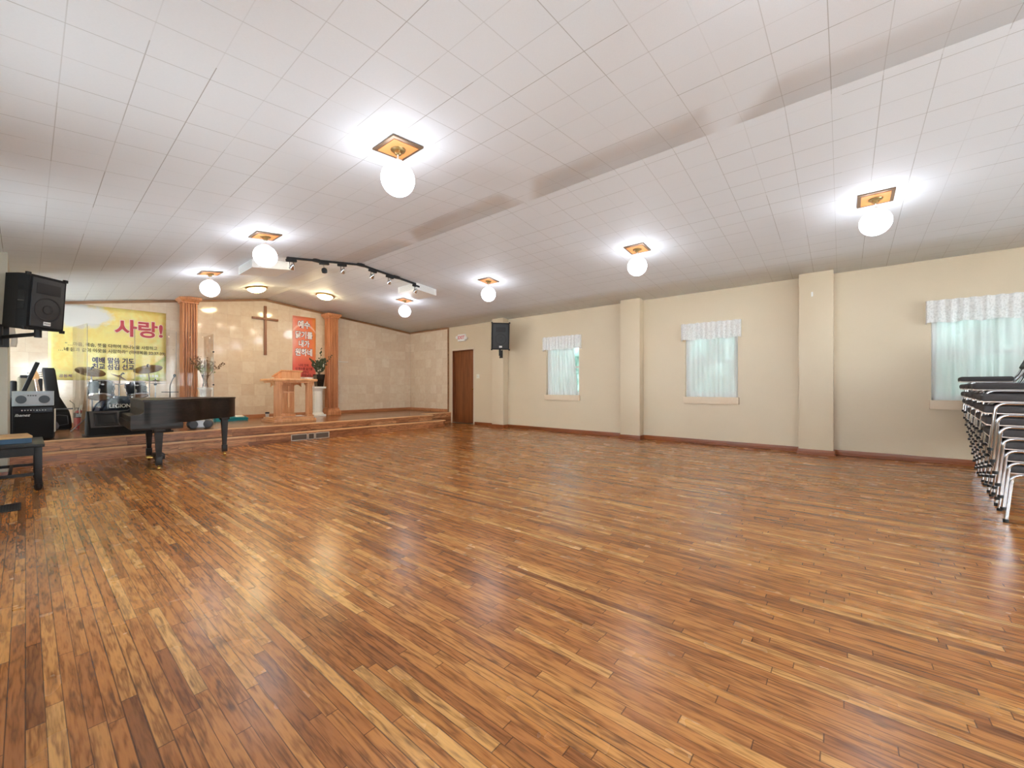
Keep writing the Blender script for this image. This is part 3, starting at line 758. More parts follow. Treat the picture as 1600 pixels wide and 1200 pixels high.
b = MB(); b.hexa([(-.25, -.20, 1.075), (.20, -.20, 1.075), (.20, .26, .955), (-.25, .26, .955), (-.25, -.20, 1.10), (.20, -.20, 1.10), (.20, .26, .98), (-.25, .26, .98)]); b.build('reading_board', m_pulpit, t, smooth=False)
b = MB(); b.box(-.06, -.05, 0, .06, .05, .035, .002)
tag(b.build('white_booklet', m_page, None, (3.66+.32, 9.12, ZS+.915), (0, 0, .2)), 'white booklet lying on the pulpit top beside the reading board', 'booklet')
b = MB(); b.box(-.06, -.05, 0, .06, .05, .012)
tag(b.build('paper_stack', m_page, None, (3.90, 9.42, ZS+.095), (0, 0, -.15)), 'white papers lying on the pulpit plinth', 'papers')
t = thing('cup', 'small cup with a dark lid standing behind the pulpit', 'cup', (3.62, 10.45, ZS))
b = MB(); b.lathe([(.03, 0), (.04, .11), (.042, .115)], 20); b.build('cup_body', m_white, t)
b = MB(); b.lathe([(.045, .113), (.045, .14), (.036, .15)], 20); b.build('cup_lid', plain('dark_blue_lid', (30, 40, 60), .4), t)

# pedestals and vases
def pedestal(label, x, y, H, s_):
    t = thing('pedestal', label, 'pedestal', (x, y, ZS), group='white pedestals')
    b = MB(); n = 12; pr = []
    for k in range(48):
        a = 2*PI*k/48; rr = s_*(.80+.035*abs(math.cos(a*n/2))); pr.append((rr*math.cos(a), rr*math.sin(a)))
    b.prism(pr, .09, H-.10); b.build('shaft', m_pedestal, t)
    b = MB(); b.box(-s_*1.08, -s_*1.08, 0, s_*1.08, s_*1.08, .05, .008); b.lathe([(s_*1.05, .05), (s_*.98, .075), (s_*.84, .10)], 24); b.build('base', m_pedestal, t)
    b = MB(); b.lathe([(s_*.84, H-.115), (s_*.95, H-.07), (s_*1.0, H-.045)], 24); b.box(-s_*1.08, -s_*1.08, H-.045, s_*1.08, s_*1.08, H, .008); b.build('capital', m_pedestal, t)
    return t
pedestal('white pedestal carrying the glass vase behind the piano', 2.36, 10.15, .73, .105)
pedestal('white fluted pedestal carrying the black vase', 4.72, 10.28, .75, .135)
z0 = ZS+.73
t = thing('glass_vase', 'clear flared glass vase of dry branches on a pedestal', 'vase', (2.36, 10.15, z0))
b = MB(); b.lathe([(.055, 0), (.05, .03), (.035, .11), (.038, .16), (.07, .26), (.068, .26), (.034, .16), (.031, .11), (.045, .03)], 24); b.build('vase_glass', m_vase, t)
b = MB(); lf = MB(); bd = MB()
for k in range(26):
    a = random.uniform(0, 2*PI); sp = random.uniform(.05, .28); hh = random.uniform(.42, .68); dx, dy = sp*math.cos(a)*1.05, sp*math.sin(a)*.6
    if k in (3, 7): dx, dy, hh = .30, 0, .45+.07*k/7
    pts = [(0, 0, .02), (dx*.12, dy*.12, .2), (dx*.5, dy*.5, .2+(hh-.2)*.55), (dx, dy, hh)]
    b.tube(pts, .0035, 5, taper=[1.4, 1.2, .9, .5])
    for q in range(10):
        f = random.uniform(.35, 1.0); p = Vector(pts[1]).lerp(Vector(pts[3]), f)+Vector((random.uniform(-.03, .03), random.uniform(-.03, .03), random.uniform(-.02, .03)))
        (lf if f < .6 else bd).sphere(p, random.uniform(.008, .016), 6, (1, 1, random.uniform(.8, 1.8)))
b.build('branches', m_twig, t); lf.build('foliage', m_leafpale, t); bd.build('buds', m_bud, t)
z0 = ZS+.75
t = thing('black_vase', 'square tapered black vase of dark foliage on the white pedestal', 'vase', (4.74, 10.26, z0))
b = MB(); b.hexa([(-.075, -.075, 0), (.075, -.075, 0), (.075, .075, 0), (-.075, .075, 0), (-.105, -.105, .31), (.105, -.105, .31), (.105, .105, .31), (-.105, .105, .31)]); b.build('vase_body', plain('glossy_black', (26, 24, 25), .12, coat=.5), t, smooth=False)
b = MB(); lf = MB(); fl = MB()
for k in range(34):
    a = random.uniform(0, 2*PI); sp = random.uniform(.04, .24); hh = random.uniform(.45, .72); dx, dy = sp*math.cos(a), sp*math.sin(a)*.6
    if k == 0: dx, dy, hh = .06, 0, .98
    if k == 1: dx, dy, hh = .30, 0, .80
    if k == 2: dx, dy, hh = -.22, 0, .70
    pts = [(0, 0, .28), (dx*.2, dy*.2, .38), (dx*.6, dy*.6, .3+(hh-.3)*.65), (dx, dy, hh)]
    b.tube(pts, .004, 5, taper=[1.4, 1.2, .9, .4])
    for q in range(16):
        f = random.uniform(.1, 1.0); p = Vector(pts[1]).lerp(Vector(pts[3]), f)+Vector((random.uniform(-.035, .035), random.uniform(-.03, .03), random.uniform(-.02, .03)))
        (fl if (random.random() < .16 and f < .7) else lf).sphere(p, random.uniform(.011, .021), 6, (random.uniform(.6, 1.3), .5, random.uniform(.8, 1.9)))
b.build('stems', m_twig, t); lf.build('foliage', m_leaf, t); fl.build('flowers', m_flower, t)

# ------------------------------------------------------------------ grand piano
t = thing('grand_piano', 'black baby grand piano with its lid closed', 'piano', (1.525, 7.279, 0), R(-2))
ox, oy = 1.5, 7.3
near = [(.92, 6.58), (1.10, 6.58), (1.26, 6.60), (1.40, 6.67), (1.52, 6.79), (1.62, 6.93), (1.73, 7.05), (1.86, 7.13), (1.98, 7.21), (2.07, 7.31), (2.13, 7.44), (2.14, 7.58), (2.10, 7.74), (2.0, 7.88), (1.84, 7.98), (1.66, 8.02), (.92, 8.02)]
def smooth_poly(pts, n=2):
    for _ in range(n):
        q = [pts[0]]
        for a, c in zip(pts, pts[1:]): q += [(a[0]*.75+c[0]*.25, a[1]*.75+c[1]*.25), (a[0]*.25+c[0]*.75, a[1]*.25+c[1]*.75)]
        q.append(pts[-1]); pts = q
    return pts
near = [(x if x < 1.3 else 1.3+(x-1.3)*.94, y) for x, y in near]
out = smooth_poly(near); loc = [(x-ox, y-oy) for x, y in out]
b = MB(); b.prism(loc, .595, .872); b.build('case', m_piano, t, angle=25)
def scale_poly(pts, k):
    cx = sum(p[0] for p in pts)/len(pts); cy = sum(p[1] for p in pts)/len(pts); return [(cx+(x-cx)*k, cy+(y-cy)*k) for x, y in pts]
b = MB(); b.prism(scale_poly(loc, 1.022), .874, .893); b.build('lid', m_piano, t, angle=25)
b = MB(); b.box(.81-ox, 6.60-oy, .52, 1.30-ox, 8.0-oy, .60, .006); b.build('key_bed', m_piano, t)
for (ya, yb) in ((6.58, 6.66), (7.94, 8.02)):
    b = MB()
    # arm that sweeps down from the rim
    pts = [(.925, .872), (.925, .77), (.915, .735), (.885, .715), (.80, .705), (.80, .545), (.98, .545), (.98, .872)]
    b.prism([(x-ox, z) for x, z in pts], 0, yb-ya, Matrix.Translation((0, yb-oy, 0)) @ Matrix.Rotation(PI/2, 4, 'X'))
    b.build('arm', m_piano, t, smooth=False)
b = MB(); b.box(.80-ox, 6.66-oy, .545, .825-ox, 7.94-oy, .625, .004); b.build('key_slip', m_piano, t)
b = MB(); b.box(.822-ox, 6.665-oy, .60, .925-ox, 7.935-oy, .685, .012, 3); b.build('key_cover', m_piano, t)
b = MB(); b.hexa([(.905-ox, 6.66-oy, .65), (.93-ox, 6.66-oy, .65), (.93-ox, 7.94-oy, .65), (.905-ox, 7.94-oy, .65), (.93-ox, 6.66-oy, .86), (.95-ox, 6.66-oy, .86), (.95-ox, 7.94-oy, .86), (.93-ox, 7.94-oy, .86)]); b.build('fallboard', m_piano, t, smooth=False)
for (x, y) in ((1.07, 6.70), (1.10, 7.80), (1.925, 7.40)):
    b = MB(); zt = .60 if x > 1.5 else .53; xx, yy = x-ox, y-oy
    b.box(xx-.056, yy-.056, zt-.05, xx+.056, yy+.056, zt, .006)
    b.hexa([(xx-.024, yy-.024, .16), (xx+.024, yy-.024, .16), (xx+.024, yy+.024, .16), (xx-.024, yy+.024, .16), (xx-.040, yy-.040, zt-.05), (xx+.040, yy-.040, zt-.05), (xx+.040, yy+.040, zt-.05), (xx-.040, yy+.040, zt-.05)])
    b.box(xx-.034, yy-.034, .06, xx+.034, yy+.034, .165, .008)
    lg = b.build('leg', m_piano, t)
    b = MB(); b.cyl((xx, yy, .04), (xx, yy, .065), .012, 10); b.cyl((xx-.012, yy, .024), (xx+.012, yy, .024), .024, 16); b.build('caster', m_brass, lg)
b = MB(); ly = 7.42-oy; lx = 1.16-ox
for s_ in (-1, 1): b.box(lx-.02, ly+s_*.09-.02, .12, lx+.02, ly+s_*.09+.02, .53, .004)
b.box(lx-.06, ly-.14, .05, lx+.05, ly+.14, .125, .006); lyre = b.build('pedal_lyre', m_piano, t)
b = MB()
for k in range(3): b.box(lx-.14, ly-.07+k*.07-.014, .075, lx-.05, ly-.07+k*.07+.014, .088, .004)
b.build('pedal', m_brass, lyre)

# piano bench with books
t = thing('piano_bench', 'dark wooden piano bench in front of the keyboard', 'bench', (-.10, 6.72, 0))
b = MB(); b.box(-.23, -.46, .445, .225, .46, .475, .006); b.build('seat', m_bench, t)
b = MB(); b.box(-.20, -.42, .36, .20, -.40, .445); b.box(-.20, .40, .36, .20, .42, .445); b.box(-.20, -.42, .36, -.18, .42, .445); b.box(.18, -.42, .36, .20, .42, .445); b.build('apron', m_bench, t, smooth=False)
for sx_ in (-1, 1):
    for sy_ in (-1, 1):
        b = MB(); x, y = sx_*.182, sy_*.40; b.box(x-.027, y-.027, .07, x+.027, y+.027, .445, .004); b.lathe([(.018, 0), (.026, .015), (.032, .045), (.024, .075), (.026, .08)], 16, Matrix.Translation((x, y, 0))); b.build('leg', m_bench, t)
b = MB(); b.box(-.18, -.412, .155, .18, -.388, .185); b.box(-.18, .388, .155, .18, .412, .185); b.box(-.012, -.40, .157, .012, .40, .183)
b.build('stretcher', m_bench, t, smooth=False)
def book(label, x0, x1, y0, y1, z, th, m, rot):
    t = thing('book', label, 'book', ((x0+x1)/2, (y0+y1)/2, z), rot, group='music books on the bench'); W, L = (x1-x0)/2, (y1-y0)/2
    b = MB(); b.box(-W, -L, 0, W, L, .003); b.box(-W, -L, th-.003, W, L, th); b.box(-W, -L, 0, W, -L+.004, th); b.build('cover', m, t, smooth=False)
    b = MB(); b.box(-W+.005, -L+.005, .003, W-.004, L-.004, th-.003); b.build('page_block', m_page, t, smooth=False)
book('thick blue book lying on the piano bench under the tan book', -.31, .03, 6.48, 6.93, .475, .048, m_blue, .05)
book('tan book lying on top of the blue book', -.31, .03, 6.50, 6.93, .5235, .02, m_tan, .08)

# gooseneck microphone on a slim stand
t = thing('microphone_stand', 'black gooseneck microphone on a slim stand behind the piano', 'microphone', (1.69, 9.55, ZS))
b = MB(); b.lathe([(.13, 0), (.13, .012), (.02, .025)], 24); b.build('stand_base', m_black, t)
b = MB(); b.cyl((0, 0, .02), (0, 0, .64), .009, 10); b.build('stand_pole', m_black, t)
b = MB(); b.box(-.11, -.08, .64, .11, .08, .652, .004); b.build('tray', m_black, t)
b = MB(); b.tube([(0, 0, .65), (0, 0, .72), (.005, 0, .78), (.03, 0, .86), (.06, 0, .93)], .007, 8); b.build('gooseneck', m_black, t)
b = MB(); b.sphere((.068, 0, .95), .024, 14, (1, 1, 1.3)); b.build('windscreen', m_black, t)

# boombox on stage
t = thing('boombox', 'silver and grey boombox standing on the stage under the piano', 'boombox', (1.97, 8.80, ZS), R(-4))
b = MB(); b.box(-.075, -.06, .01, .075, .07, .155, .03, 3); b.build('body', m_silver, t)
for s_ in (-1, 1):
    b = MB(); b.lathe([(.082, -.07), (.086, -.03), (.086, .03), (.06, .066), (.02, .07)], 28, Matrix.Translation((s_*.10, 0, .082)) @ Matrix.Rotation(PI/2, 4, 'X')); b.build('speaker_pod', m_greyplastic, t)
b = MB(); b.tube([(-.10, .02, .15), (-.08, .02, .18), (.08, .02, .18), (.10, .02, .15)], .007, 8); b.build('handle', m_silver, t)
b = MB()
for k in range(4): b.box(-.045+k*.024, -.03, .154, -.027+k*.024, 0, .162, .002)
b.build('buttons', m_black, t)

# teal storage trays with papers
for (x, y, w, lab) in ((2.72, 10.35, .15, 'teal open tray with papers beside the pedestal on stage'), (3.02, 10.38, .14, 'teal folded fabric tray nearest the pulpit')):
    t = thing('fabric_tray', lab, 'tray', (x, y, ZS), group='teal trays on the stage')
    b = MB(); b.hexa([(-w, -.12, 0), (w, -.12, 0), (w, .12, 0), (-w, .12, 0), (-w-.02, -.14, .075), (w+.01, -.14, .055), (w+.01, .14, .085), (-w-.02, .14, .095)]); b.build('tray_body', m_teal, t)
    b = MB(); b.box(-w*.55, -.08, .082, w*.6, .08, .10, .004, M=Matrix.Rotation(.12, 4, 'X')); b.build('papers', m_page, t)

# ------------------------------------------------------------------ drums
DX, DYb = 1.02, 9.55
t = thing('bass_drum', 'navy bass drum with white lettering on the front head', 'drum', (DX, DYb, ZS), R(6))
Rb = .285; zc = Rb+.01
Mx = Matrix.Translation((0, 0, zc)) @ Matrix.Rotation(PI/2, 4, 'X')
b = MB(); b.lathe([(Rb-.012, -.2), (Rb-.012, .2)], 48, Mx, cap=False); b.build('shell', m_navy, t)
for s_, nm in ((1, 'front_head'), (-1, 'rear_head')):
    b = MB(); b.lathe([(Rb-.016, s_*.2), (.001, s_*.202)], 48, Mx, cap=False); b.build(nm, m_headblk, t)
for s_ in (-1, 1):
    b = MB(); b.lathe([(Rb-.018, s_*.19), (Rb+.006, s_*.19), (Rb+.006, s_*.222), (Rb-.018, s_*.222), (Rb-.018, s_*.19)], 48, Mx, cap=False); b.build('hoop', m_navy, t)
for k in range(8):
    a = 2*PI*(k+.5)/8; b = MB()
    b.box(-.012, -.235, Rb-.01, .012, -.19, Rb+.022, .004, M=Matrix.Translation((0, 0, zc)) @ Matrix.Rotation(a, 4, 'Y')); b.cyl((0, -.2, Rb+.012), (0, .0, Rb+.012), .005, 6, Matrix.Translation((0, 0, zc)) @ Matrix.Rotation(a, 4, 'Y')); b.build('lug', m_chrome, t)
text('lettering', 'LEGION', .086, m_txt_pale, t, (-.035, -.2075, zc+.125), (PI/2, 0, 0), .02, .0008, sx=.86)
for s_ in (-1, 1):
    b = MB(); b.tube([(s_*.22, -.12, zc-.06), (s_*.36, -.22, .006)], .008, 8); b.build('spur', m_chrome, t)
def tom(label, x, z, r, hgt, tx, ty):
    t = thing('tom_drum', label, 'drum', (x, 9.52, z), (tx, ty, 0), group='mounted toms')
    b = MB(); b.lathe([(r, -hgt/2), (r, hgt/2)], 40, cap=False); b.build('shell', m_tomwrap, t)
    b = MB(); b.lathe([(r-.004, hgt/2+.002), (.001, hgt/2+.004)], 40, cap=False); b.build('top_head', m_head, t)
    b = MB(); b.lathe([(r-.004, -hgt/2-.002), (.001, -hgt/2-.004)], 40, cap=False); b.build('bottom_head', m_head, t)
    for s_ in (-1, 1):
        b = MB(); z = s_*hgt/2; b.lathe([(r-.006, z-.012), (r+.008, z-.012), (r+.008, z+.012), (r-.006, z+.012), (r-.006, z-.012)], 40, cap=False); b.build('hoop', m_chrome, t)
    for k in range(6):
        a = 2*PI*(k+.3)/6; M = Matrix.Rotation(a, 4, 'Z'); b = MB()
        for s_ in (-1, 1):
            b.box(r, -.012, s_*hgt*.25-.022, r+.022, .012, s_*hgt*.25+.022, .006, M=M); b.cyl((r+.014, 0, s_*hgt*.25), (r+.014, 0, s_*hgt*.5), .004, 6, M)
        b.build('lug', m_chrome, t)
    b = MB(); b.sphere((0, -r-.001, hgt*.2), .016, 12, (1.2, .25, .8)); b.build('badge', m_silver, t)
tom('larger rack tom under the tilted crash cymbal', .80, 1.0, .155, .235, R(-20), R(4))
tom('smaller rack tom beside the piano edge', 1.235, 1.0, .135, .215, R(-18), R(-6))
# tom mount on the bass drum belongs to it
b = MB(); b.cyl((0, 0, zc+Rb-.02), (0, .02, .80), .011, 10); b.tube([(0, .02, .78), (-.10, .0, .80), (-.17, 0, .74)], .008, 8); b.tube([(0, .02, .78), (.10, 0, .80), (.17, 0, .74)], .008, 8); b.build('tom_mount', m_chrome, bpy.data.objects['bass_drum'])
def cymbal(name, label, x, y, z, r, tilt, m_pole, legs=True, px=0, splash=False):
    t = thing(name, label, 'cymbal', (x, y, ZS), 0, group='cymbals on stands')
    zz = z-ZS
    M = Matrix.Translation((0, 0, zz)) @ Matrix.Rotation(tilt[0], 4, 'X') @ Matrix.Rotation(tilt[1], 4, 'Y')
    b = MB(); b.lathe([(.006, .026), (r*.16, .018), (r*.2, .008), (r*.6, -.004), (r, -.018), (r, -.0205), (r*.6, -.007), (r*.2, .005), (r*.14, .014), (.006, .022)], 44, M); b.build('cymbal_disc', m_cym, t)
    b = MB(); b.cyl((0, 0, .02), (0, 0, .06), .011, 10, M); b.sphere((.012, 0, .07), .012, 8, (1.6, .6, 1), M); b.build('wing_nut', m_black, t)
    b = MB(); b.tube([(px, .06, .10), (px, .06, zz-.22), (0, 0, zz-.02)], .009, 10); b.build('pole', m_pole, t)
    if legs:
        for k in range(3):
            a = 2*PI*k/3+.9; b = MB(); b.tube([(px, .06, .30), (px+.24*math.cos(a), .06+.24*math.sin(a), .012)], .007, 8); b.sphere((px+.24*math.cos(a), .06+.24*math.sin(a), .012), .012, 8); b.build('leg', m_pole, t)
cymbal('crash_cymbal', 'wide bronze crash cymbal tilted over the larger tom', .695, 9.72, 1.325, .185, (R(26), R(9)), m_steel, True, .02)
cymbal('ride_cymbal', 'bronze ride cymbal in front of the yellow banner', 1.44, 9.92, 1.40, .205, (R(22), R(-14)), m_chrome, True, .03)
cymbal('splash_cymbal', 'small bronze cymbal seen edge on between the toms', 1.055, 9.82, 1.24, .12, (R(6), R(30)), m_chrome, True, 0)
t = thing('hi_hat', 'pair of flat hi-hat cymbals on a stand behind the piano', 'cymbal', (1.56, 10.02, ZS), 0, 'cymbals on stands')
zz = 1.145-ZS
b = MB(); b.lathe([(.006, .03), (.03, .024), (.04, .014), (.158, 0), (.158, -.003), (.04, .01)], 40, Matrix.Translation((0, 0, zz+.012))); b.build('top_cymbal', m_cym, t)
b = MB(); b.lathe([(.04, -.012), (.158, .002), (.158, .005), (.04, -.008)], 40, Matrix.Translation((0, 0, zz-.018))); b.build('bottom_cymbal', m_cym, t)
b = MB(); b.cyl((0, 0, zz-.06), (0, 0, zz-.02), .022, 12); b.cyl((0, 0, zz+.03), (0, 0, zz+.06), .01, 10); b.build('clutch', m_black, t)
b = MB(); b.cyl((0, 0, .05), (0, 0, zz+.09), .007, 10); b.cyl((0, 0, .05), (0, 0, zz-.2), .012, 10); b.build('pole', m_steel, t)
for k in range(3):
    a = 2*PI*k/3; b = MB(); b.tube([(0, 0, .28), (.22*math.cos(a), .22*math.sin(a), .01)], .007, 8); b.build('leg', m_steel, t)
# clear drum shield
t = thing('drum_shield', 'clear acrylic drum shield standing around the drum kit', 'drum shield', (1.43, 9.15, ZS))
PTS = [(.50, 9.95), (.615, 9.15), (1.16, 9.12), (1.70, 9.12), (2.25, 9.15), (2.28, 9.90)]
for (p, q) in zip(PTS, PTS[1:]):
    d = Vector((q[0]-p[0], q[1]-p[1])); L = d.length; a = math.atan2(d.y, d.x)
    b = MB(); b.box(.006, -.004, 0, L-.006, .004, 1.74, .002); b.build('panel', m_acryl, t, (p[0]-1.43, p[1]-9.15, 0), (0, 0, a))
for p in PTS[1:-1]:
    b = MB(); b.cyl((p[0]-1.43, p[1]-9.15, .02), (p[0]-1.43, p[1]-9.15, 1.72), .0035, 6); b.build('hinge', plain('clear_hinge', (150, 146, 136), .3), t)
for z in (.78, 1.40):
    b = MB(); b.cyl((2.25-1.43, 9.13-9.15, z), (2.25-1.43, 9.16-9.15, z), .014, 10); b.build('bolt', m_black, t)

# floor monitor
t = thing('floor_monitor', 'black wedge floor monitor at the stage edge by the piano', 'loudspeaker', (1.05, 8.74, ZS), R(3))
b = MB(); prof = [(-.20, .02), (.17, .02), (.17, .22), (.08, .37), (-.02, .37), (-.20, .12)]
b.prism([(y, z) for y, z in prof], -.47, .47, Matrix(((0, 0, 1, 0), (1, 0, 0, 0), (0, 1, 0, 0), (0, 0, 0, 1)))); b.build('cabinet', m_carpetblk, t, smooth=False)
fa = math.atan2(.25, .18)
MF = Matrix.Translation((0, -.20, .12)) @ Matrix.Rotation(fa, 4, 'X')
Lf = math.hypot(.18, .25)
b = MB(); b.box(-.45, .012, -.004, .45, Lf-.012, .012, .003, M=MF); b.build('baffle', plain('grey_monitor_grille', (84, 80, 78), .6, vary=.15, scale=150, bmp=.3), t)
b = MB()
b.hexa([(-.40, .05, .013), (-.16, .05, .013), (-.16, Lf-.05, .013), (-.40, Lf-.05, .013), (-.33, .12, .0135), (-.23, .12, .0135), (-.23, Lf-.12, .0135), (-.33, Lf-.12, .0135)], MF)
b.box(-.41, .04, .012, -.15, .06, .024, .004, M=MF); b.box(-.41, Lf-.06, .012, -.15, Lf-.04, .024, .004, M=MF); b.box(-.41, .04, .012, -.39, Lf-.04, .024, .004, M=MF); b.box(-.17, .04, .012, -.15, Lf-.04, .024, .004, M=MF)
b.build('horn', m_cone, t)
b = MB(); b.box(-.37, .075, .0125, -.19, Lf-.075, .0165, .002, M=MF); b.build('horn_throat', m_rubber, t)
b = MB(); b.lathe([(.148, .012), (.148, .028), (.130, .028), (.12, .016), (.05, .010), (.04, .022), (.005, .03)], 40, MF @ Matrix.Translation((.06, Lf/2, 0))); b.build('woofer', m_cone, t)
b = MB(); b.box(-.50, -.22, 0, .50, .20, .022, .006); b.build('bottom_skid', m_rubber, t)

# ------------------------------------------------------------------ speakers on wall brackets
def speaker(label, loc, yaw, tilt, W=.37, H=.60, D=.33):
    # front faces local -Y
    t = thing('wall_loudspeaker', label, 'loudspeaker', loc, (tilt, 0, yaw), group='black wall loudspeakers')
    b = MB(); b.prism([(-W/2, 0), (W/2, 0), (W/2, D*.35), (W/2-.06, D), (-W/2+.06, D), (-W/2, D*.35)], -H/2, H/2); b.build('cabinet', m_carpetblk, t, smooth=False)
    b = MB(); b.box(-W/2+.025, -.014, -H/2+.03, W/2-.025, 0, H/2-.03, .005); b.build('grille', m_grille, t)
    b = MB(); b.lathe([(.135, 0), (.135, .004), (.125, .004), (.12, 0)], 40, Matrix.Translation((0, -.0135, -.07)) @ Matrix.Rotation(PI/2, 4, 'X')); b.lathe([(.05, 0), (.05, .004), (.042, .004), (.04, 0)], 30, Matrix.Translation((0, -.0135, -.07)) @ Matrix.Rotation(PI/2, 4, 'X')); b.build('woofer_ring', m_cone, t)
    b = MB(); b.box(-.12, -.017, .10, .12, -.013, .22, .002); b.build('horn', m_cone, t)
    b = MB(); b.box(-.035, -.019, -H/2+.05, .035, -.013, -H/2+.092, .002); bd = b.build('badge', m_white, t)
    text('badge_lettering', 'Peavey', .021, m_txt_dark, bd, (0, -.0195, -H/2+.071), (PI/2, 0, 0), .01, .0004)
    b = MB(); b.box(-W/2-.004, D*.10, -.09, -W/2+.002, D*.32, .11, .003); h_ = b.build('handle_recess', m_rubber, t)
    b = MB(); b.box(-W/2-.006, D*.11, -.005, -W/2-.002, D*.31, .004); b.build('handle_bar', m_steel, h_, smooth=False)
    for sx_ in (-1, 1):
        for sz_ in (-1, 1):
            b = MB(); b.box(sx_*W/2-.018, -.004, sz_*H/2-.018, sx_*W/2+.018, .03, sz_*H/2+.018, .006); b.build('corner_guard', m_rubber, t)
    return t
sa = math.atan2(.22, .26)
speaker('black loudspeaker on a bracket at the wall stub above the bench', (.155, 7.0, 2.0), math.atan2(.65, .76), R(4))
speaker('black loudspeaker on the pilaster beside the door', (7.36, 6.42, 2.29), -math.atan2(.66, .75), R(7), .43, .65)
t = thing('speaker_bracket', 'black bracket arm holding the loudspeaker off the wall stub', 'bracket', (-.19, 7.43, 1.64), group='speaker brackets')
b = MB(); b.box(-.07, -.02, -.13, .07, 0, .13, .004); b.build('wall_plate', m_black, t)
b = MB(); b.tube([(0, -.02, -.02), (.02, -.06, -.02), (.28, -.31, .02)], .022, 10); b.build('arm', m_black, t)
b = MB(); b.cyl((.28, -.31, -.02), (.28, -.31, .075), .03, 14); b.build('swivel', m_black, t)
b = MB(); b.cyl((.0, -.06, -.12), (.0, -.06, .10), .028, 14); b.build('pivot', m_black, t)
t = thing('speaker_bracket', 'black bracket arm holding the loudspeaker off the pilaster', 'bracket', (7.80, 6.78, 1.90), group='speaker brackets')
b = MB(); b.box(-.02, -.05, -.10, 0, .05, .10, .004); b.build('wall_plate', m_black, t)
b = MB(); b.tube([(-.02, 0, -.03), (-.06, 0, -.03), (-.31, -.22, .0)], .02, 10); b.build('arm', m_black, t)
b = MB(); b.cyl((-.31, -.22, -.07), (-.31, -.22, .10), .026, 14); b.build('swivel', m_black, t)
b = MB(); b.grid(lambda u, v: (-.127+.05*u+.012*math.sin(v*5), 8.05+.03*u+.006*math.sin(u*7), 1.56+.26*v), 4, 8)
o = b.build('white_cloth', m_page); so = o.modifiers.new('t', 'SOLIDIFY'); so.thickness = .003
tag(o, 'white cloth strip hanging at the end of the wall stub', 'cloth')

# ------------------------------------------------------------------ amp corner
t = thing('guitar_amplifier', 'black guitar amplifier at the stage edge under the pale carton', 'amplifier', (.07, 8.63, ZS), R(-4))
W, H, D = .185, .475, .25
b = MB(); b.box(-W, 0, .012, W, D, H, .014); b.build('cabinet', m_carpetblk, t)
b = MB(); b.box(-W+.016, -.008, .03, W-.016, .002, H-.10, .003); b.build('grille_cloth', plain('black_grille_cloth', (12, 12, 14), .8), t)
b = MB(); b.box(-W+.012, -.010, H-.092, W-.012, .002, H-.022, .002); b.build('control_panel', plain('dark_navy_panel', (14, 18, 34), .4), t)
b = MB()
for k in range(9): b.lathe([(.009, 0), (.007, .014)], 12, Matrix.Translation((-.10+k*.026, -.01, H-.058)) @ Matrix.Rotation(PI/2, 4, 'X'))
b.build('knobs', m_chrome, t)
text('lettering', 'Ibanez', .052, m_txt_pale, t, (-.10, -.0095, H-.125), (PI/2, 0, 0), .012, .0005, shear=.3)
for sx_ in (-1, 1):
    for yy in (.03, D-.03):
        b = MB(); b.lathe([(.014, 0), (.018, .014)], 12, Matrix.Translation((sx_*(W-.03), yy, 0))); b.build('foot', m_rubber, t)
b = MB(); b.box(W, .03, .10, W+.01, D-.03, H-.05, .003); b.build('side_cable_hook', m_offwhite, t)
# printed carton on the amplifier
t = thing('carton', 'pale carton printed with a boombox picture on top of the amplifier', 'box', (.065, 8.66, ZS+H), R(-4))
W2, H2 = .185, .205
b = MB(); b.box(-W2, 0, 0, W2, .21, H2, .002); b.build('carton_box', m_carton, t)
b = MB()
pr = [(-.165, .04), (-.12, .02), (.12, .02), (.15, .04), (.165, .10), (.15, .155), (.06, .172), (-.08, .165), (-.15, .14)]
b.prism(pr, 0, .002, Matrix.Translation((0, -.0002, 0)) @ Matrix.Rotation(PI/2, 4, 'X')); b.build('printed_boombox', m_silver, t, smooth=False)
for (xa_, xb_) in ((-.155, -.055), (.05, .155)):
    b = MB(); cxm = (xa_+xb_)/2; wv = (xb_-xa_)/2
    b.prism([(cxm+wv*math.cos(a)*(1 if abs(math.cos(a)) > .3 else 1), .09+.055*math.sin(a)) for a in [2*PI*k/24 for k in range(24)]], 0, .0035, Matrix.Rotation(PI/2, 4, 'X')); b.build('printed_speaker', m_greyplastic, t, smooth=False)
b = MB()
for k in range(4): b.box(-.05+k*.022, -.004, .138, -.034+k*.022, -.001, .150)
b.build('printed_buttons', m_black, t, smooth=False)

# guitars and bags
t = thing('gig_bag', 'black padded guitar bag leaning against the stage wall', 'guitar bag', (.36, 10.45, ZS))
b = MB()
def bag(u, v):
    z = 1.07*v
    wv = .075+.10*max(0, 1-v/.62)**.8 if v < .62 else .075
    wv = {0: .15}.get(0) if v < .02 else wv
    wv = .17*(1-.25*(v/.3-.5)**2) if v < .3 else (.17*(1-.0625)+( .075-.17*(1-.0625))*min(1, (v-.3)/.24) if v < .54 else .078-.004*(v-.54))
    if v > .97: wv *= .86
    if v < .03: wv *= .88
    a = 2*PI*u; ex = .55
    cxx = math.copysign(abs(math.cos(a))**ex, math.cos(a)); syy = math.copysign(abs(math.sin(a))**ex, math.sin(a))
    th = .075 if v < .5 else .05
    return (wv*cxx-.11*v, th*syy+.17*v, z)
b.grid(bag, 28, 30)
bmesh.ops.remove_doubles(b.b, verts=b.b.verts[:], dist=1e-5); bmesh.ops.holes_fill(b.b, edges=[e for e in b.b.edges if e.is_boundary], sides=0)
b.build('bag_body', m_fabricblk, t)
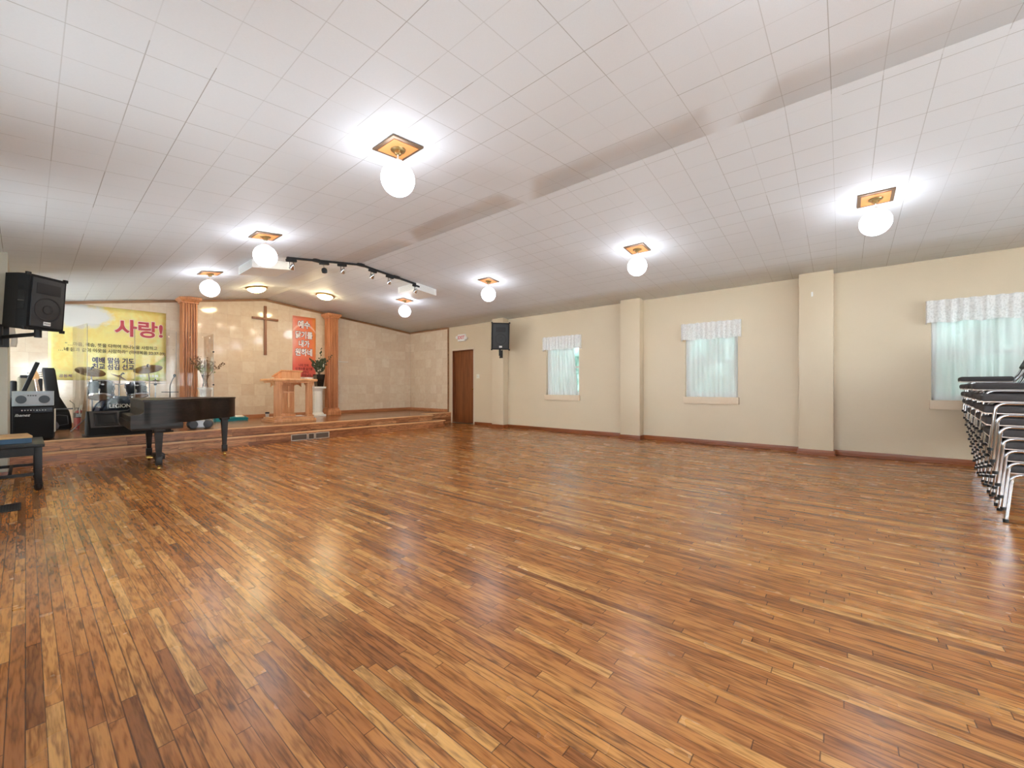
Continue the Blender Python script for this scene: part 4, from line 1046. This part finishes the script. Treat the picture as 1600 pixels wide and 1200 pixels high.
b = MB(); b.box(-.12, -.105, .05, .12, -.06, .30, .025, 3); b.build('front_pocket', m_fabricblk, t)
b = MB(); b.tube([(-.165, -.04, .36), (-.10, -.078, .36), (.10, -.078, .36), (.165, -.04, .36)], .012, 6); b.build('strap_band', m_greyband, t)
b = MB(); b.tube([(-.10, -.108, .24), (0, -.112, .26), (.10, -.108, .24), (.11, -.108, .10), (0, -.112, .08), (-.11, -.108, .10), (-.10, -.108, .24)], .004, 6); b.build('zip', m_greyband, t)
b = MB(); b.tube([(.13, -.03, .50), (.18, -.08, .44), (.19, -.06, .33)], .007, 6); b.build('shoulder_strap', m_khaki, t)
t = thing('electric_guitar', 'guitar with a pale maple neck and headstock beside the black bag', 'guitar', (.21, 9.9, ZS), (R(-9), R(-7), 0))
b = MB()
body = [(-.13, .02), (-.16, .12), (-.11, .22), (-.14, .33), (-.10, .40), (-.045, .33), (.045, .33), (.09, .37), (.12, .30), (.10, .21), (.16, .11), (.13, .02), (0, -.0+.0)]
b.prism([(x, z+.0) for x, z in smooth_poly(body+[body[0]], 1)[:-1]], 0, .045, Matrix.Translation((0, .02, 0)) @ Matrix.Rotation(PI/2, 4, 'X')); b.build('body', plain('dark_guitar_body', (40, 22, 18), .2, coat=.5), t)
b = MB(); b.hexa([(-.028, -.035, .30), (.028, -.035, .30), (.028, -.01, .30), (-.028, -.01, .30), (-.021, -.035, .86), (.021, -.035, .86), (.021, -.012, .86), (-.021, -.012, .86)]); b.build('neck', m_maple, t, smooth=False)
b = MB(); b.prism([(-.021, .86), (.021, .86), (.045, .90), (.035, .98), (.02, 1.03), (-.01, 1.035), (-.04, 1.0), (-.045, .90)], 0, .016, Matrix.Translation((0, -.014, 0)) @ Matrix.Rotation(PI/2, 4, 'X')); hd = b.build('headstock', m_maple, t, smooth=False)
for s_ in (-1, 1):
    for k in range(3):
        b = MB(); b.cyl((s_*.04, -.022, .91+k*.035), (s_*.068, -.022, .915+k*.035), .004, 6); b.sphere((s_*.07, -.022, .916+k*.035), .010, 8, (1, .6, 1)); b.build('tuner', m_chrome, hd)
b = MB()
for k in range(4): b.cyl((-.012+k*.008, -.038, .20), (-.012+k*.008, -.038, .88), .0012, 4)
b.build('strings', m_chrome, t)
b = MB(); b.tube([(0, .05, .26), (0, .12, .004)], .012, 8); b.build('rear_prop', m_black, t)
t = thing('bass_guitar_case', 'black slanting instrument case above the pale carton', 'instrument case', (-.225, 9.55, ZS), (0, R(17), 0))
b = MB(); b.box(-.024, -.03, .62, .026, .03, 1.17, .012, 3); b.build('case_neck', m_fabricblk, t)
b = MB(); b.prism([(-.026, .68), (.028, .68), (.075, .60), (.12, .42), (.13, .06), (-.13, .02), (-.13, .40), (-.075, .60)], -.05, .05, Matrix.Rotation(PI/2, 4, 'X')); b.build('case_body', m_fabricblk, t)
t = thing('backpack', 'khaki and black backpack behind the amplifier', 'bag', (.02, 10.3, ZS))
b = MB(); b.box(-.11, -.09, 0, .13, .09, .91, .05, 4); b.build('pack_body', m_khaki, t)
b = MB(); b.box(-.08, -.10, .885, .06, .06, .93, .015, 3); b.build('top_flap', m_fabricblk, t)
b = MB(); b.box(-.19, -.07, 0, -.105, .07, .84, .04, 3); b.build('side_pocket', m_fabricblk, t)
b = MB(); b.box(.07, -.10, 0, .16, .02, .88, .02, 3); b.build('pack_side', m_fabricblk, t)
# extinguisher, board, small roll
t = thing('fire_extinguisher', 'red fire extinguisher with a pale hose beside the guitar bag', 'fire extinguisher', (.60, 10.38, ZS))
b = MB(); b.lathe([(.06, 0), (.068, .01), (.068, .26), (.05, .31), (.02, .33)], 24); b.build('cylinder', m_red, t)
b = MB(); b.lathe([(.0695, .20), (.0695, .285)], 24, cap=False); b.build('label_band', m_black, t)
b = MB(); b.box(-.04, -.072, .215, .04, -.066, .27); b.build('label_plate', m_carton, t, smooth=False)
b = MB(); b.cyl((0, 0, .32), (0, 0, .36), .018, 10); b.box(-.05, -.012, .36, .03, .012, .375, .003); b.build('valve', m_black, t)
b = MB(); b.tube([(.02, 0, .35), (.045, -.03, .40), (.03, -.06, .42), (.0, -.075, .36), (.0, -.08, .26)], .010, 8); b.build('hose', m_offwhite, t)
t = thing('wooden_board', 'narrow pale wooden board leaning beside the drums', 'board', (.62, 9.80, ZS), (R(-8), R(4), 0))
b = MB(); b.hexa([(-.055, -.012, 0), (.05, -.012, 0), (.05, .012, 0), (-.055, .012, 0), (-.022, -.012, .74), (.032, -.012, .74), (.032, .012, .74), (-.022, .012, .74)]); b.build('plank', m_lightwood, t, smooth=False)
b = MB(); b.lathe([(.025, 0), (.042, 0), (.042, .05), (.025, .05), (.025, 0)], 24, cap=False)
tag(b.build('tape_roll', m_khaki, None, (.70, 9.66, ZS), smooth=True), 'tan tape roll on the stage floor beside the wooden board', 'tape roll')

# ------------------------------------------------------------------ stacked armless chairs
def make_chair():
    # faces +Y; left and right loops carry the seat
    t = thing('stacking_chair', 'x', 'chair', group='stacked grey chairs')
    hw = .205; zt = .372; rt = .0125
    for s_ in (-1, 1):
        x = s_*hw; pts = [(x, .0, .012), (x, -.026, zt-.06)]
        for k in range(1, 7): a = k*PI/12; pts.append((x, -.026-.055*(1-math.cos(a)), zt-.055+.055*math.sin(a)))
        pts += [(x, -.25, zt), (x, -.36, zt-.004)]
        for k in range(1, 6): a = k*PI/12; pts.append((x, -.36-.05*math.sin(a), zt-.004-.05*(1-math.cos(a))))
        pts += [(x, -.435, zt-.10), (x, -.475, .012)]
        b = MB(); b.tube(pts, rt, 10); lg = b.build('side_frame', m_chrome, t)
        for q in (pts[0], pts[-1]):
            b = MB(); b.lathe([(.0165, 0), (.0165, .02), (.0135, .024)], 12, Matrix.Translation((q[0], q[1], 0))); b.build('foot_cap', m_rubber, lg)
    b = MB(); b.cyl((-hw, -.03, zt-.045), (hw, -.03, zt-.045), .008, 8); b.cyl((-hw, -.40, zt-.05), (hw, -.40, zt-.05), .008, 8); b.build('cross_bar', m_chrome, t)
    b = MB(); b.box(-.215, -.380, zt+.012, .215, .050, zt+.074, .029, 5); b.build('seat', m_pad, t)
    b = MB(); b.box(-.205, -.370, zt+.008, .205, .046, zt+.022, .006, 2); b.build('seat_trim', plain('pale_chrome_trim', (220, 206, 196), .3, .7), t)
    for s_ in (-1, 1):
        x = s_*.175; b = MB(); b.tube([(x, -.33, zt+.004), (x, -.385, zt+.02), (x, -.44, zt+.10), (x, -.575, zt+.42)], .011, 10); b.build('back_post', m_chrome, t)
    M = Matrix.Translation((0, -.475, zt+.16)) @ Matrix.Rotation(R(22.5), 4, 'X')
    b = MB(); b.box(-.21, -.018, 0, .21, .034, .30, .026, 4, M=M); b.build('backrest', m_pad, t)
    return t
STK = ['first', 'second', 'third', 'fourth', 'fifth']
LEVELS = ['bottom chair', 'second chair up', 'third chair up', 'fourth chair up', 'fifth chair up', 'sixth chair up', 'seventh chair up', 'eighth chair up']
ch0 = None
stacks = [(5.06, 7, 'fifth'), (5.69, 8, 'fourth'), (6.32, 8, 'third'), (6.95, 8, 'second'), (7.57, 9, 'first')]
for si, (x, n, nm) in enumerate(stacks):
    yb = -.985-.118*(x-4.855)
    for k in range(n):
        if ch0 is None: ch0 = make_chair(); o = ch0
        else: o = copy_tree(ch0)
        o.location = (x, yb+.0135*k, .0915*k); o.rotation_euler = (0, 0, -math.atan(.118))
        lv = 'top chair' if k == n-1 else LEVELS[k]
        o['label'] = 'grey padded chrome chair, %s in the %s stack out from the window wall' % (lv, nm)

# ------------------------------------------------------------------ outside the curtained windows
b = MB(); b.box(XW+.2, -8, -.5, XW+14, 14, -.4)
struct(b.build('ground', plain('lawn_green', (96, 122, 70), .9, vary=.3, scale=6), smooth=False), 'green lawn outside the curtained windows', 'ground')
b = MB()
def hedge(u, v):
    y = -6+16*u; a = v*PI; x = XW+3.2-.8*math.sin(a)**.5 if v < .5 else XW+3.2+.6; z = -.45+5.2*min(1, v*2)
    n = .16*math.sin(y*7.3+z*5.1)+.12*math.sin(y*13.7-z*9.3)+.1*math.sin(y*3.1+z*11.0)+random.uniform(-.09, .09)
    return (x+n, y, z+n*.6)
b.grid(hedge, 260, 44)
tag(b.build('hedge', plain('hedge_green', (106, 134, 128), .8, vary=.4, scale=16), angle=180), 'green hedge outside seen through the window curtains', 'hedge')

# ------------------------------------------------------------------ light and camera
w = bpy.data.worlds.new('outdoors'); bpy.context.scene.world = w; w.use_nodes = True
nt = w.node_tree; nt.nodes.clear()
out_ = nt.nodes.new('ShaderNodeOutputWorld'); bg = nt.nodes.new('ShaderNodeBackground'); tc = nt.nodes.new('ShaderNodeTexCoord')
nz = nt.nodes.new('ShaderNodeTexNoise'); nz.inputs['Scale'].default_value = 5.0; nz.inputs['Detail'].default_value = 3
rp = nt.nodes.new('ShaderNodeValToRGB'); rp.color_ramp.elements[0].position = .4; rp.color_ramp.elements[0].color = srgb(206, 216, 222); rp.color_ramp.elements[1].position = .62; rp.color_ramp.elements[1].color = srgb(240, 244, 250)
nt.links.new(tc.outputs['Generated'], nz.inputs['Vector']); nt.links.new(nz.outputs['Fac'], rp.inputs[0]); nt.links.new(rp.outputs[0], bg.inputs[0]); bg.inputs[1].default_value = 5.6
nt.links.new(bg.outputs[0], out_.inputs[0])

cam = bpy.data.cameras.new('camera'); co = bpy.data.objects.new('camera', cam); C.objects.link(co)
cam.sensor_width = 36; cam.lens = 36*626/1600; cam.shift_y = 5/1600; cam.clip_start = .05
co.location = (0, 0, 1.05); co.rotation_euler = (PI/2, 0, -R(50.522))
sc = bpy.context.scene; sc.camera = co
sc.view_settings.view_transform = 'Standard'; sc.view_settings.look = 'None'; sc.view_settings.gamma = 1; sc.view_settings.exposure = 2.2
sc.cycles.max_bounces = 8; sc.cycles.diffuse_bounces = 5; sc.cycles.transparent_max_bounces = 12
